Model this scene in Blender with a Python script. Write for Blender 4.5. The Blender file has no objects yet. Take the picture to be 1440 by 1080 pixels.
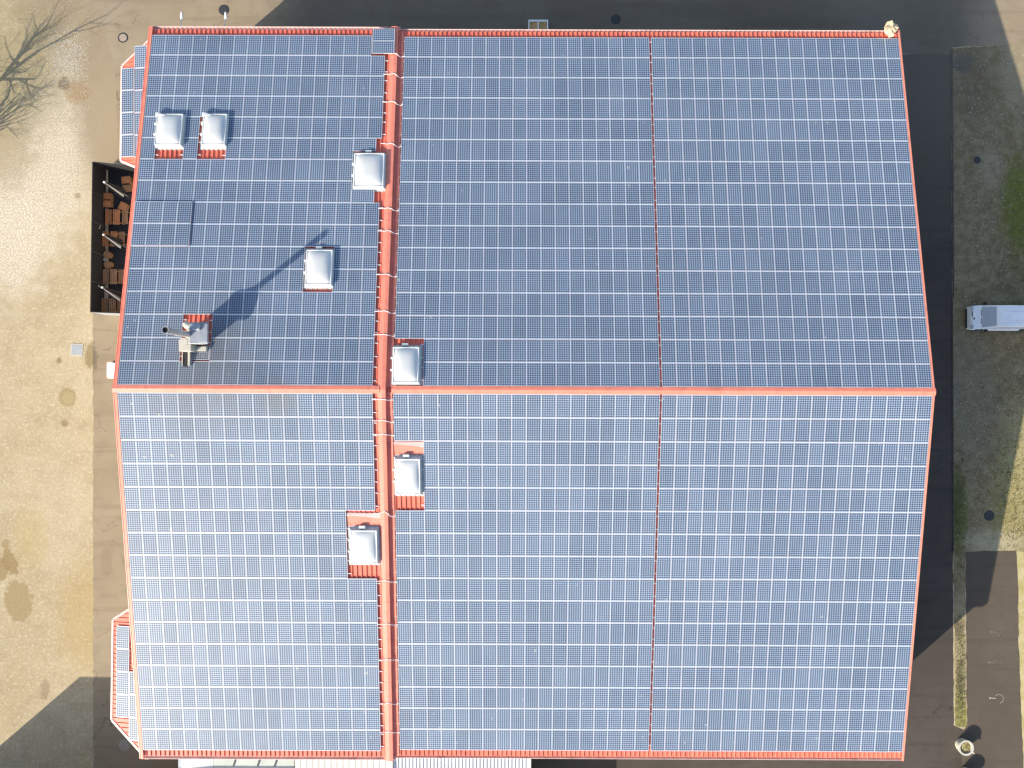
import bpy, math, random
from mathutils import Vector, Matrix, Euler
random.seed(7)
R_ = math.radians
C = bpy.context.scene.collection
scene = bpy.context.scene

# ------------------------------------------------------------------ constants
ZR = 12.1                      # height of the ridge above the ground (metres)
S = 0.1653                     # roof pitch
CS, SN, TN = math.cos(S), math.sin(S), math.tan(S)
PIT = 1.6358                   # row pitch of the modules down the slope
D0 = 0.27                      # first row starts this far down from the ridge
DL = 0.2                       # the terrace-side roof stands this much higher
XL0, XL1, XM0, XM1, XR0, XR1 = -26.784, -9.600, -8.241, 9.779, 9.92, 28.163
CAM = Vector((-0.1289, -0.5542, 51.8178 + ZR))
CROT = Euler((0.0186, 0.0016, 0.0039), 'XYZ')
FPX = 1080.0
SUN_EL, SUN_AZ = R_(27.8), R_(41.05)      # azimuth: the way the shadows fall

def G(px, py, z=0.0):
    """world point at height z that stands under a spot of the survey photograph"""
    d = CROT.to_matrix() @ Vector(((px - 720) / FPX, -(py - 540) / FPX, -1.0))
    t = (z - CAM.z) / d.z
    return CAM + d * t

# ------------------------------------------------------------------ mesh builder
class MB:
    def __init__(self):
        self.v, self.f, self.m, self.uv = [], [], [], {}
    def quad(self, a, b, c, d, m=0):
        i = len(self.v); self.v += [tuple(a), tuple(b), tuple(c), tuple(d)]
        self.f.append((i, i+1, i+2, i+3)); self.m.append(m)
    def poly(self, pts, m=0):
        i = len(self.v); self.v += [tuple(p) for p in pts]
        self.f.append(tuple(range(i, i+len(pts)))); self.m.append(m)
    def box(self, lo, hi, m=0, M=None):
        x0, y0, z0 = lo; x1, y1, z1 = hi
        p = [Vector(q) for q in ((x0,y0,z0),(x1,y0,z0),(x1,y1,z0),(x0,y1,z0),(x0,y0,z1),(x1,y0,z1),(x1,y1,z1),(x0,y1,z1))]
        if M: p = [M @ q for q in p]
        self.hexa(p, m)
    def hexa(self, p, m=0):
        i = len(self.v); self.v += [tuple(q) for q in p]
        for f in ((0,3,2,1),(4,5,6,7),(0,1,5,4),(1,2,6,5),(2,3,7,6),(3,0,4,7)):
            self.f.append(tuple(i+k for k in f)); self.m.append(m)
    def prism(self, pts, z0, z1, m=0):
        """flat polygon (counter-clockwise from above) given a thickness"""
        i = len(self.v); n = len(pts)
        self.v += [(p[0], p[1], z0) for p in pts] + [(p[0], p[1], z1) for p in pts]
        self.f.append(tuple(i+n+k for k in range(n))); self.m.append(m)
        self.f.append(tuple(i+k for k in reversed(range(n)))); self.m.append(m)
        for k in range(n):
            self.f.append((i+k, i+(k+1) % n, i+n+(k+1) % n, i+n+k)); self.m.append(m)
    def tube(self, pts, rad, n=8, m=0, cap=True):
        pts = [Vector(p) for p in pts]
        if not hasattr(rad, '__len__'): rad = [rad]*len(pts)
        i = len(self.v); up = None
        for k, p in enumerate(pts):
            a = pts[max(k-1, 0)]; b = pts[min(k+1, len(pts)-1)]
            t = (b-a).normalized()
            if up is None:
                up = Vector((0,0,1)) if abs(t.z) < .9 else Vector((1,0,0))
            s = t.cross(up).normalized(); up = s.cross(t).normalized()
            for j in range(n):
                w = 2*math.pi*j/n
                self.v.append(tuple(p + (s*math.cos(w) + up*math.sin(w))*rad[k]))
        for k in range(len(pts)-1):
            for j in range(n):
                self.f.append((i+k*n+j, i+k*n+(j+1) % n, i+(k+1)*n+(j+1) % n, i+(k+1)*n+j)); self.m.append(m)
        if cap:
            self.f.append(tuple(i+j for j in reversed(range(n)))); self.m.append(m)
            e = i+(len(pts)-1)*n
            self.f.append(tuple(e+j for j in range(n))); self.m.append(m)
    def lathe(self, prof, n=32, c=(0,0,0), m=0):
        i = len(self.v); k = len(prof)
        for r, z in prof:
            for j in range(n):
                w = 2*math.pi*j/n
                self.v.append((c[0]+r*math.cos(w), c[1]+r*math.sin(w), c[2]+z))
        for a in range(k-1):
            for j in range(n):
                self.f.append((i+a*n+j, i+a*n+(j+1) % n, i+(a+1)*n+(j+1) % n, i+(a+1)*n+j)); self.m.append(m)
        self.f.append(tuple(i+(k-1)*n+j for j in range(n))); self.m.append(m)
    def sweep(self, prof, frames, m=0, closed=False):
        """prof: list of (u, w); frames: functions mapping (u, w) to a point, one per station"""
        i = len(self.v); n = len(prof)
        for fr in frames:
            for u, w in prof: self.v.append(tuple(fr(u, w)))
        r = n if closed else n-1
        for k in range(len(frames)-1):
            for j in range(r):
                self.f.append((i+k*n+j, i+k*n+(j+1) % n, i+(k+1)*n+(j+1) % n, i+(k+1)*n+j)); self.m.append(m)
        if closed:
            self.f.append(tuple(i+j for j in reversed(range(n)))); self.m.append(m)
            e = i+(len(frames)-1)*n
            self.f.append(tuple(e+j for j in range(n))); self.m.append(m)
    def mesh(self, name, mats, off=None, smooth=False, tri_fix=True):
        me = bpy.data.meshes.new(name)
        v = self.v if off is None else [(a-off[0], b-off[1], c-off[2]) for a, b, c in self.v]
        me.from_pydata(v, [], self.f)
        if not isinstance(mats, (list, tuple)): mats = [mats]
        for x in mats: me.materials.append(x)
        me.polygons.foreach_set('material_index', self.m)
        if smooth: me.polygons.foreach_set('use_smooth', [True]*len(self.f))
        me.update()
        return me
    def build(self, name, mats, parent=None, smooth=False, bevel=0, off=None, recalc=False):
        o_off = off
        if o_off is None and parent is not None and parent.get('_flat'): o_off = root_loc(parent)
        me = self.mesh(name, mats, o_off, smooth)
        if recalc:
            import bmesh
            b = bmesh.new(); b.from_mesh(me); bmesh.ops.recalc_face_normals(b, faces=b.faces); b.to_mesh(me); b.free()
        o = bpy.data.objects.new(name, me); C.objects.link(o)
        if parent is not None: o.parent = parent
        if bevel:
            md = o.modifiers.new('bevel', 'BEVEL'); md.width = bevel; md.segments = 2; md.limit_method = 'ANGLE'
        return o

def root_loc(o):
    l = Vector((0,0,0))
    while o is not None:
        l = l + o.location; o = o.parent
    return l

def thing(name, label, cat, loc=(0,0,0), rot=(0,0,0), group=None, flat=False):
    """Empty at the base of a thing. flat=True: its parts are given in world coordinates"""
    o = bpy.data.objects.new(name, None); C.objects.link(o)
    o.empty_display_size = .2
    o.location = loc; o.rotation_euler = rot
    o['label'] = label; o['category'] = cat
    if group: o['group'] = group
    if flat: o['_flat'] = 1
    return o
def tag(o, label, cat, group=None, kind=None):
    o['label'] = label; o['category'] = cat
    if group: o['group'] = group
    if kind: o['kind'] = kind
    return o
def structure(o): o['kind'] = 'structure'; return o

# ------------------------------------------------------------------ materials
class N:
    def __init__(self, name):
        self.mat = bpy.data.materials.new(name); self.mat.use_nodes = True
        self.t = self.mat.node_tree; self.t.nodes.clear()
        self.out = self.t.nodes.new('ShaderNodeOutputMaterial')
        self.b = self.t.nodes.new('ShaderNodeBsdfPrincipled')
        self.t.links.new(self.b.outputs[0], self.out.inputs[0])
    def put(self, sock, val):
        if isinstance(val, bpy.types.NodeSocket): self.t.links.new(val, sock)
        elif isinstance(val, (tuple, list)) and len(val) == 3 and sock.type == 'RGBA': sock.default_value = (*val, 1)
        else: sock.default_value = val
    def node(self, typ, props=None, **ins):
        n = self.t.nodes.new(typ)
        for k, v in (props or {}).items(): setattr(n, k, v)
        for k, v in ins.items(): self.put(n.inputs[k.replace('_', ' ')] if not k.startswith('i') or not k[1:].isdigit() else n.inputs[int(k[1:])], v)
        return n
    def set(self, **kw):
        for k, v in kw.items(): self.put(self.b.inputs[k.replace('_', ' ')], v)
        return self
    def math(self, op, a, b=0.0, clamp=False):
        n = self.node('ShaderNodeMath', dict(operation=op, use_clamp=clamp)); self.put(n.inputs[0], a); self.put(n.inputs[1], b); return n.outputs[0]
    def noise(self, scale, detail=4, rough=.55, vec=None, dist=0.0):
        n = self.node('ShaderNodeTexNoise', dict(noise_dimensions='3D'), Scale=scale, Detail=detail, Roughness=rough, Distortion=dist)
        self.put(n.inputs['Vector'], vec if vec is not None else self.pos()); return n.outputs[0]
    def pos(self):
        if not hasattr(self, '_p'): self._p = self.node('ShaderNodeNewGeometry').outputs['Position']
        return self._p
    def objpos(self):
        if not hasattr(self, '_o'): self._o = self.node('ShaderNodeTexCoord').outputs['Object']
        return self._o
    def ramp(self, fac, lo, hi, a=0.0, b=1.0, smooth=True):
        n = self.node('ShaderNodeMapRange', dict(interpolation_type='SMOOTHSTEP' if smooth else 'LINEAR'))
        for i, x in enumerate((fac, lo, hi, a, b)): self.put(n.inputs[i], x)
        return n.outputs[0]
    def mix(self, fac, a, b, mode='MIX'):
        n = self.node('ShaderNodeMix', dict(data_type='RGBA', blend_type=mode)); self.put(n.inputs[0], fac); self.put(n.inputs[6], a); self.put(n.inputs[7], b); return n.outputs[2]
    def bump(self, h, strength=.3, dist=.02):
        n = self.node('ShaderNodeBump', Strength=strength, Distance=dist); self.put(n.inputs['Height'], h); self.put(self.b.inputs['Normal'], n.outputs[0])
    def blob(self, c, r, ns=None, amp=.6, sy=1.0, soft=.35, rot=0.0):
        """mask of a patch round world point c, with a ragged edge"""
        s = self.node('ShaderNodeVectorMath', dict(operation='SUBTRACT')); self.put(s.inputs[0], self.pos()); s.inputs[1].default_value = (c[0], c[1], 0)
        rt = self.node('ShaderNodeVectorRotate', dict(rotation_type='Z_AXIS')); self.put(rt.inputs['Vector'], s.outputs[0]); rt.inputs['Angle'].default_value = rot
        m = self.node('ShaderNodeVectorMath', dict(operation='MULTIPLY')); self.put(m.inputs[0], rt.outputs[0]); m.inputs[1].default_value = (1/r, 1/(r*sy), 0)
        l = self.node('ShaderNodeVectorMath', dict(operation='LENGTH')); self.put(l.inputs[0], m.outputs[0])
        d = l.outputs['Value']
        if ns is not None: d = self.math('ADD', d, self.math('MULTIPLY', self.math('SUBTRACT', ns, .5), amp*2))
        return self.ramp(d, 1-soft, 1+soft, 1.0, 0.0)

def simple(name, col, rough=.6, var=.15, scale=3.0, metal=0.0, bump=0.0, bscale=40, spec=.5, coord='obj', dirt=None, dirt_amt=.4):
    n = N(name); vec = n.objpos() if coord == 'obj' else n.pos()
    a = n.noise(scale, 5, .6, vec)
    c = n.mix(n.ramp(a, .3, .7, smooth=False), tuple(x*(1-var) for x in col), tuple(min(1, x*(1+var)) for x in col))
    if dirt:
        d = n.noise(scale*.6, 6, .65, vec, .6)
        c = n.mix(n.math('MULTIPLY', n.ramp(d, .52, .72), dirt_amt), c, dirt)
    n.set(Base_Color=c, Roughness=rough, Metallic=metal)
    n.b.inputs['Specular IOR Level'].default_value = spec
    if bump: n.bump(n.noise(bscale, 3, .6, vec), bump, .01)
    return n.mat

M = {}
M['red'] = simple('red_roof_sheet', (.76, .18, .11), .45, .14, 1.3, spec=.5, coord='w', dirt=(.36, .075, .05), dirt_amt=.65)
M['flash'] = simple('red_flashing', (.82, .25, .165), .42, .08, 2.0, spec=.6, coord='w', dirt=(.50, .15, .10), dirt_amt=.6)
M['gutter'] = simple('gutter_paint', (.76, .52, .46), .4, .10, 1.5, spec=.6, coord='w', dirt=(.40, .22, .18), dirt_amt=.5)
M['wall'] = simple('wall_render', (.55, .50, .42), .85, .08, .8, coord='w', bump=.1)
M['alu'] = simple('aluminium_frame', (.66, .67, .69), .38, .06, 2.0, metal=.25, spec=.6, coord='w')
M['rail'] = simple('rail_aluminium', (.85, .84, .82), .4, .05, 2.0, metal=.1)
M['cable'] = simple('white_cable', (.85, .80, .78), .5, .05, 3.0)
M['dome'] = simple('opal_dome', (.62, .62, .60), .14, .05, 1.2, spec=.7)
M['frame_white'] = simple('white_frame', (.66, .67, .66), .4, .05, 2.0, dirt=(.5, .48, .42), dirt_amt=.35)
M['crate'] = simple('white_crate_paint', (.86, .85, .80), .5, .05, 4.0)
M['curb'] = simple('fibreglass_curb', (.50, .53, .51), .55, .12, 2.5, dirt=(.40, .40, .33), dirt_amt=.6)
M['duct'] = simple('galvanised_duct', (.34, .36, .39), .42, .14, 2.2, metal=.35, dirt=(.33, .33, .31), dirt_amt=.5)
M['steel'] = simple('flue_steel', (.55, .52, .50), .35, .15, 3.0, metal=.55, dirt=(.18, .15, .13), dirt_amt=.7)
M['cream'] = simple('cream_metal', (.46, .43, .36), .5, .10, 2.5, dirt=(.45, .40, .30), dirt_amt=.5)
M['soot'] = simple('soot_black', (.012, .012, .013), .8, .2, 4.0)
M['black'] = simple('black_plastic', (.02, .02, .022), .5, .2, 4.0)
M['white_paint'] = simple('white_car_paint', (.90, .90, .90), .25, .02, 1.0, spec=.6)
M['glass_dark'] = simple('vehicle_glass', (.42, .49, .54), .10, .1, 1.0, spec=.8)
M['lamp_glass'] = simple('lamp_glass', (.55, .55, .55), .1, .1, 6.0, spec=.7)
M['plate'] = simple('plate_white', (.7, .7, .66), .4, .05, 6.0)
M['tyre'] = simple('tyre_rubber', (.018, .018, .018), .8, .2, 9.0)
M['wood_orange_lit'] = simple('orange_timber', (.47, .19, .075), .6, .30, 5.0, dirt=(.30, .14, .07), dirt_amt=.6)  # orange timber, its colour brightened to paint in sunshine
M['wood_old'] = simple('brown_timber', (.34, .19, .095), .7, .30, 5.0, dirt=(.16, .10, .06), dirt_amt=.6)
M['plank'] = simple('pale_plank', (.50, .44, .34), .8, .2, 4.0, dirt=(.3, .26, .2), dirt_amt=.5)
M['screen'] = simple('black_screen', (.020, .019, .022), .75, .3, 18.0)
M['corr'] = simple('grey_corrugated', (.50, .53, .54), .5, .1, 2.0, metal=.2)
M['canvas'] = simple('dark_canvas', (.030, .024, .030), .85, .2, 8.0)
M['canvas_lit'] = simple('sunlit_canvas', (.80, .80, .82), .7, .05, 8.0)
M['concrete'] = simple('cast_concrete', (.50, .47, .40), .85, .15, 4.0, bump=.2, dirt=(.32, .30, .22), dirt_amt=.5)
M['iron'] = simple('cast_iron', (.035, .035, .036), .6, .3, 12.0, bump=.3)
M['lid'] = simple('concrete_lid', (.33, .26, .20), .85, .2, 6.0, bump=.2)
M['soft_lid'] = simple('worn_lid', (.30, .26, .22), .85, .15, 6.0)
M['steelplate'] = simple('grey_steel_cover', (.34, .36, .37), .55, .12, 5.0, metal=.2)
M['roof_white'] = simple('white_roof_sheet', (.60, .585, .53), .5, .06, .8, coord='w', dirt=(.55, .53, .46), dirt_amt=.5)
M['roof_grey'] = simple('weathered_roof_sheet', (.55, .57, .59), .5, .06, .8, coord='w', dirt=(.45, .46, .46), dirt_amt=.5)
M['poly'] = simple('canopy_sheet', (.50, .54, .49), .35, .1, .7, coord='w', dirt=(.35, .37, .32), dirt_amt=.5)
M['beam'] = simple('dark_beam', (.06, .06, .065), .5, .2, 3.0)
M['tan'] = simple('weathered_tan', (.55, .42, .27), .85, .25, 5.0, bump=.5, bscale=12)
M['cardboard'] = simple('brown_board', (.58, .36, .15), .8, .25, 4.0)
M['moss'] = simple('dry_planting', (.42, .36, .16), .95, .45, 14.0, bump=.8, bscale=25)
M['bark'] = simple('bark', (.10, .08, .06), .9, .3, 6.0)
M['mark'] = simple('worn_marking_paint', (.34, .31, .26), .8, .3, 9.0, coord='w')
M['mark_faint'] = simple('almost_gone_paint', (.165, .140, .108), .85, .25, 9.0, coord='w')
M['stone'] = simple('pale_stone', (.46, .42, .35), .85, .3, 8.0, coord='w')
M['blade'] = simple('grass_blade', (.17, .155, .06), .8, .45, 1.2, coord='w')

def make_glass():
    n = N('solar_cells')
    uv = n.node('ShaderNodeUVMap').outputs[0]
    sp = n.node('ShaderNodeSeparateXYZ', Vector=uv)
    fx = n.math('ABSOLUTE', n.math('SUBTRACT', n.math('FRACT', sp.outputs[0]), .5))
    fy = n.math('ABSOLUTE', n.math('SUBTRACT', n.math('FRACT', sp.outputs[1]), .5))
    sq = n.math('MAXIMUM', fx, fy); dm = n.math('MULTIPLY', n.math('ADD', fx, fy), .66)
    d = n.math('MAXIMUM', sq, dm)
    inside = n.ramp(d, CELL_EDGE[0], CELL_EDGE[1], 1.0, 0.0)
    at = n.node('ShaderNodeAttribute', dict(attribute_name='tone')).outputs['Fac']
    nz = n.noise(.25, 3, .6); nz2 = n.noise(1.3, 2, .5)
    t = n.math('ADD', n.math('MULTIPLY', at, .50), n.math('ADD', n.math('MULTIPLY', nz, .8), n.math('MULTIPLY', nz2, .3)))
    cell = n.mix(n.ramp(t, .4, 1.2, smooth=False), (.005, .010, .022), (.011, .023, .047))
    hue = n.mix(n.ramp(n.noise(.55, 2, .5), .40, .60), (.90, 1.0, 1.04), (1.06, 1.0, 1.0))
    cell = n.mix(1.0, cell, hue, 'MULTIPLY')
    line = n.mix(n.ramp(t, .4, 1.2, smooth=False), (.222, .292, .398), (.308, .386, .505))
    c = n.mix(inside, line, cell)
    # a thin film of dust on the glass
    dust = n.ramp(n.noise(.5, 6, .65), .45, .8)
    c = n.mix(n.math('MULTIPLY', dust, .05), c, (.36, .33, .27))
    spots = n.ramp(n.noise(2.3, 1.0, .4), .775, .80)
    c = n.mix(n.math('MULTIPLY', spots, .55), c, (.50, .48, .42))
    run = n.node('ShaderNodeMapping', Vector=n.pos()); run.inputs['Scale'].default_value = (2.6, .16, .16)
    c = n.mix(n.math('MULTIPLY', n.ramp(n.noise(1.0, 4, .6, run.outputs[0]), .56, .75), .10), c, (.30, .28, .24))
    # soot round the flue
    sc = n.blob((-21.2, 1.6), 3.4, n.noise(.9, 4), .55, soft=.9)
    c = n.mix(n.math('MULTIPLY', sc, .45), c, (.12, .105, .085))
    sc = n.blob((-15.9, -.55), 1.1, n.noise(1.2, 4), .5, soft=.8)
    c = n.mix(n.math('MULTIPLY', sc, .45), c, (.13, .115, .09))
    n.set(Base_Color=c, Roughness=.52)
    n.b.inputs['Specular IOR Level'].default_value = .65
    return n.mat
CELL_EDGE = (.29, .43)
M['cells'] = make_glass()

# ------------------------------------------------------------------ ground materials
def ground_mat():
    n = N('sandy_ground')
    big = n.noise(.07, 6, .6); mid = n.noise(.6, 6, .65); fine = n.noise(3.6, 5, .8); grit = n.noise(7.5, 3, .8)
    rag = n.noise(.9, 5, .65); rag2 = n.noise(2.6, 5, .7)
    c = n.mix(n.ramp(big, .35, .65), (.395, .312, .186), (.460, .376, .242))
    c = n.mix(n.math('MULTIPLY', n.ramp(mid, .40, .72), .55), c, (.31, .24, .14))
    c = n.mix(n.math('MULTIPLY', n.ramp(fine, .50, .64), .55), c, (.60, .52, .385))
    c = n.mix(n.math('MULTIPLY', n.ramp(grit, .53, .64), .50), c, (.23, .175, .10))
    # pale loose gravel
    fine = n.noise(7.0, 4, .8)
    def gravel(c, p, r, sy, amt, amp=.6, rot=0, soft=.5):
        m = n.blob(G(*p), r, rag, amp, sy, soft, rot)
        m = n.math('MULTIPLY', m, n.math('ADD', .55, n.math('MULTIPLY', n.ramp(grit, .42, .6), .45)))
        return n.mix(n.math('MULTIPLY', m, amt), c, n.mix(n.ramp(fine, .42, .60), (.44, .36, .25), (.70, .64, .53)))
    c = gravel(c, (58, 255), 4.2, 1.8, .85, .8, R_(20))
    c = gravel(c, (15, 330), 3.0, 1.8, .8, .8)
    c = gravel(c, (110, 140), 3.0, 1.3, .6, .8)
    c = gravel(c, (96, 74), 1.5, 1.3, .75, .7, 0, .45)
    c = gravel(c, (85, 730), 2.0, 2.2, .30, .7)
    pv = (.292, .228, .148)
    for p, r, sy, rt in (((150, 150), 2.6, 2.6, 0), ((120, 45), 3.4, 1.1, R_(-20)), ((75, -25), 4.2, 1.0, 0)):
        c = n.mix(n.math('MULTIPLY', n.blob(G(*p), r, rag, .45, sy, .45, rt), .9), c, pv)
    # olive and brown tones in the ground towards the trees
    def patch(c, p, r, sy, col, amt, ns=None, amp=.6, rot=0, soft=.35):
        return n.mix(n.math('MULTIPLY', n.blob(G(*p), r, ns if ns is not None else rag, amp, sy, soft, rot), amt), c, col)
    c = patch(c, (15, 100), 5.2, 1.1, (.25, .205, .105), .6, None, .7, 0, .6)
    c = patch(c, (10, 215), 2.2, 1.4, (.28, .215, .12), .5, None, .8, 0, .5)
    c = patch(c, (108, 130), 1.0, .9, (.27, .17, .08), .6, rag2, .8)
    c = patch(c, (90, 118), .45, 1.3, (.15, .10, .06), .7, rag2, .7)
    # wet and worn marks
    br = (.20, .135, .06)
    c = patch(c, (26, 845), 1.15, 1.5, (.285, .205, .10), .75, rag2, .75, R_(-8), .12)
    c = patch(c, (14, 790), .55, 2.0, (.255, .175, .075), .8, rag2, .75, R_(-25), .15)
    c = patch(c, (2, 800), .6, 1.6, (.255, .175, .075), .75, rag2, .7, 0, .15)
    c = patch(c, (8, 765), .35, 1.2, (.255, .175, .075), .6, rag2, .7, 0, .2)
    c = patch(c, (95, 559), .72, 1.05, (.27, .205, .095), .75, rag2, .25, 0, .16)
    c = patch(c, (96, 560), .50, 1.05, (.38, .31, .17), .6, rag2, .25, 0, .3)
    c = patch(c, (83, 507), .22, 1.2, br, .75, rag2, .3, 0, .4)
    c = patch(c, (91, 595), .30, 1.0, br, .7, rag2, .3, 0, .4)
    c = patch(c, (127, 500), .42, 2.6, (.25, .18, .085), .8, rag2, .45, R_(6), .2)
    c = patch(c, (109, 275), .25, 1, br, .6, rag2, .4)
    c = patch(c, (63, 970), .4, 1.8, (.20, .15, .09), .5, rag2, .95)
    c = patch(c, (120, 870), 2.2, 2.0, (.40, .28, .11), .40, rag, .7, 0, .5)
    c = patch(c, (45, 755), 1.4, 1.6, (.42, .32, .13), .35, rag, .8, 0, .5)
    # yellow grass beyond the car park
    gr = n.ramp(G(1425, 500)[0] * 1.0, 0, 1) if False else None
    sx = n.node('ShaderNodeSeparateXYZ', Vector=n.pos()).outputs[0]
    east = n.ramp(n.math('ADD', sx, n.math('MULTIPLY', rag, 1.0)), 41.3, 42.6)
    gcol = n.mix(n.ramp(n.noise(1.1, 6, .7), .4, .62), (.50, .41, .22), (.37, .325, .10))
    c = n.mix(n.math('MULTIPLY', east, .85), c, gcol)
    n.set(Base_Color=c, Roughness=.95)
    n.b.inputs['Specular IOR Level'].default_value = .2
    n.bump(n.math('ADD', n.math('MULTIPLY', fine, .6), n.math('MULTIPLY', grit, .5)), .55, .05)
    return n.mat

def pavement_mat(name, c0, c1, cdark, cracks=.5, fine_amt=.25, wet=(), fade=None, hall_shade=False):
    n = N(name)
    big = n.noise(.12, 6, .6); mid = n.noise(.8, 6, .65); grit = n.noise(22.0, 3, .75)
    st = n.node('ShaderNodeMapping', Vector=n.pos()); st.inputs['Scale'].default_value = (.12, 1.3, 1)
    streak = n.noise(1.0, 5, .6, st.outputs[0])
    c = n.mix(n.ramp(big, .35, .65), c0, c1)
    c = n.mix(n.math('MULTIPLY', n.ramp(mid, .45, .72), .45), c, cdark)
    c = n.mix(n.math('MULTIPLY', n.ramp(streak, .50, .66), .5), c, cdark)
    c = n.mix(n.math('MULTIPLY', n.ramp(grit, .52, .68), fine_amt), c, tuple(min(1, x*1.5) for x in c1))
    vo = n.node('ShaderNodeTexVoronoi', dict(feature='DISTANCE_TO_EDGE'), Scale=.16)
    w = n.node('ShaderNodeVectorMath', dict(operation='ADD')); n.put(w.inputs[0], n.pos())
    nv = n.node('ShaderNodeTexNoise', Scale=.7, Detail=5); n.put(nv.inputs['Vector'], n.pos())
    sc = n.node('ShaderNodeVectorMath', dict(operation='SCALE')); n.put(sc.inputs[0], nv.outputs[1]); sc.inputs['Scale'].default_value = 3.0
    n.put(w.inputs[1], sc.outputs[0]); n.put(vo.inputs['Vector'], w.outputs[0])
    ck = n.math('MULTIPLY', n.ramp(vo.outputs[0], .0, .010, 1.0, 0.0), n.ramp(n.noise(.25, 3), .5, .6))
    c = n.mix(n.math('MULTIPLY', ck, cracks), c, tuple(x*.35 for x in cdark))
    rag2 = n.noise(2.6, 5, .7)
    for p, r, sy, amt in wet:
        c = n.mix(n.math('MULTIPLY', n.blob(G(*p), r, rag2, .9, sy, .3), amt), c, tuple(x*.6 for x in cdark))
    if hall_shade:  # paints the hall's shade deeper into the pavement colour across this band
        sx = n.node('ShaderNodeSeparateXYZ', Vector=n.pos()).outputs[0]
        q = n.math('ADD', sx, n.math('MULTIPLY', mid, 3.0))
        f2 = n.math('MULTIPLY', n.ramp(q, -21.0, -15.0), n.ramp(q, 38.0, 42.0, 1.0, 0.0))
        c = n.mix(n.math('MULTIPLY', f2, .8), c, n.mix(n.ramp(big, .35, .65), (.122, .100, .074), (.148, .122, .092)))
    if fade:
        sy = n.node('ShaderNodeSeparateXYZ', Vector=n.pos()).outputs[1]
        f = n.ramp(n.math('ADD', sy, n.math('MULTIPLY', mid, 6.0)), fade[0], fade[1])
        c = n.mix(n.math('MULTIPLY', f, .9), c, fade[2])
    n.set(Base_Color=c, Roughness=.9)
    n.b.inputs['Specular IOR Level'].default_value = .3
    n.bump(grit, .3, .02)
    return n.mat

def plot_mat():
    n = N('stony_turf')
    big = n.noise(.22, 6, .65); mid = n.noise(1.2, 6, .7); fine = n.noise(7.0, 4, .75); grit = n.noise(15.0, 3, .8)
    c = n.mix(n.ramp(mid, .38, .64), (.185, .138, .070), (.285, .225, .130))
    c = n.mix(n.math('MULTIPLY', n.ramp(fine, .45, .65), .5), c, (.32, .265, .165))
    c = n.mix(n.math('MULTIPLY', n.ramp(grit, .52, .66), .5), c, (.085, .075, .045))
    rag = n.noise(1.7, 7, .75)
    for p, r, sy, col, amt in (((1432, 290), 1.3, 3.0, (.15, .16, .025), .85), ((1346, 720), .8, 4.0, (.12, .14, .03), .8),
                               ((1420, 720), 1.8, 2.4, (.33, .28, .10), .6), ((1436, 640), 1.6, 3.0, (.40, .34, .16), .6),
                               ((1370, 120), 1.5, 2.0, (.16, .12, .075), .6),
                               ((1430, 90), 1.3, 3.0, (.38, .32, .22), .4), ((1395, 235), 1.0, 1.8, (.36, .30, .20), .4),
                               ((1353, 88), .9, .9, (.10, .10, .095), .6), ((1400, 762), 2.6, .35, (.42, .36, .23), .8),
                               ((1350, 930), 1.1, 4.2, (.36, .29, .17), .9), ((1350, 1005), .9, 1.8, (.27, .25, .07), .8),
                               ((1347, 885), .45, 2.0, (.13, .11, .06), .8), ((1365, 560), 1.8, 3.0, (.21, .18, .13), .5)):
        c = n.mix(n.math('MULTIPLY', n.blob(G(*p), r, rag, .8, sy, .5), amt), c, col)
    n.set(Base_Color=c, Roughness=.95)
    n.b.inputs['Specular IOR Level'].default_value = .2
    n.bump(n.math('ADD', fine, grit), .6, .06)
    return n.mat

M['sand'] = ground_mat()
M['pave'] = pavement_mat('old_pavement', (.268, .208, .135), (.306, .245, .166), (.212, .162, .104), .55, .20, hall_shade=True,
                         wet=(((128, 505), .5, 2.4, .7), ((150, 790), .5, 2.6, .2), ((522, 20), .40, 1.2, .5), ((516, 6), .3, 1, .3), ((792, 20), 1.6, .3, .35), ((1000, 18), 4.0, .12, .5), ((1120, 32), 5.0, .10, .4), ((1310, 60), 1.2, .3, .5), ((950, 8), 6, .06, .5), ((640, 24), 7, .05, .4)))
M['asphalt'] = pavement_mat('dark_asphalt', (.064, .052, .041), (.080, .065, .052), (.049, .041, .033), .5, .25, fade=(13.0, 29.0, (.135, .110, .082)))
M['parking'] = pavement_mat('car_park_asphalt', (.095, .073, .052), (.108, .085, .061), (.078, .060, .043), .15, .25)
M['plot'] = plot_mat()
M['terrace'] = simple('black_decking', (.018, .018, .021), .6, .3, 4.0, coord='w')

# ------------------------------------------------------------------ world, sun, camera
w = bpy.data.worlds.new('World'); scene.world = w; w.use_nodes = True
nt = w.node_tree; bg = nt.nodes['Background']
sky = nt.nodes.new('ShaderNodeTexSky'); sky.sky_type = 'NISHITA'; sky.sun_disc = False
sky.sun_elevation = SUN_EL; sky.sun_rotation = R_(229); sky.altitude = 300
sky.air_density = 1.0; sky.dust_density = 1.4; sky.ozone_density = 1.1
nt.links.new(sky.outputs[0], bg.inputs[0]); bg.inputs[1].default_value = .14
sl = bpy.data.lights.new('sun', 'SUN'); sl.energy = 4.3; sl.angle = R_(.5); sl.color = (1.0, .915, .765)
so = bpy.data.objects.new('sun', sl); C.objects.link(so)
sdir = Vector((math.cos(SUN_EL)*math.cos(SUN_AZ), math.cos(SUN_EL)*math.sin(SUN_AZ), -math.sin(SUN_EL)))
so.rotation_euler = sdir.to_track_quat('-Z', 'Y').to_euler(); so.location = (-30, -30, 60)
cd = bpy.data.cameras.new('camera'); cam = bpy.data.objects.new('camera', cd); C.objects.link(cam)
cam.location = CAM; cam.rotation_euler = CROT
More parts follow.
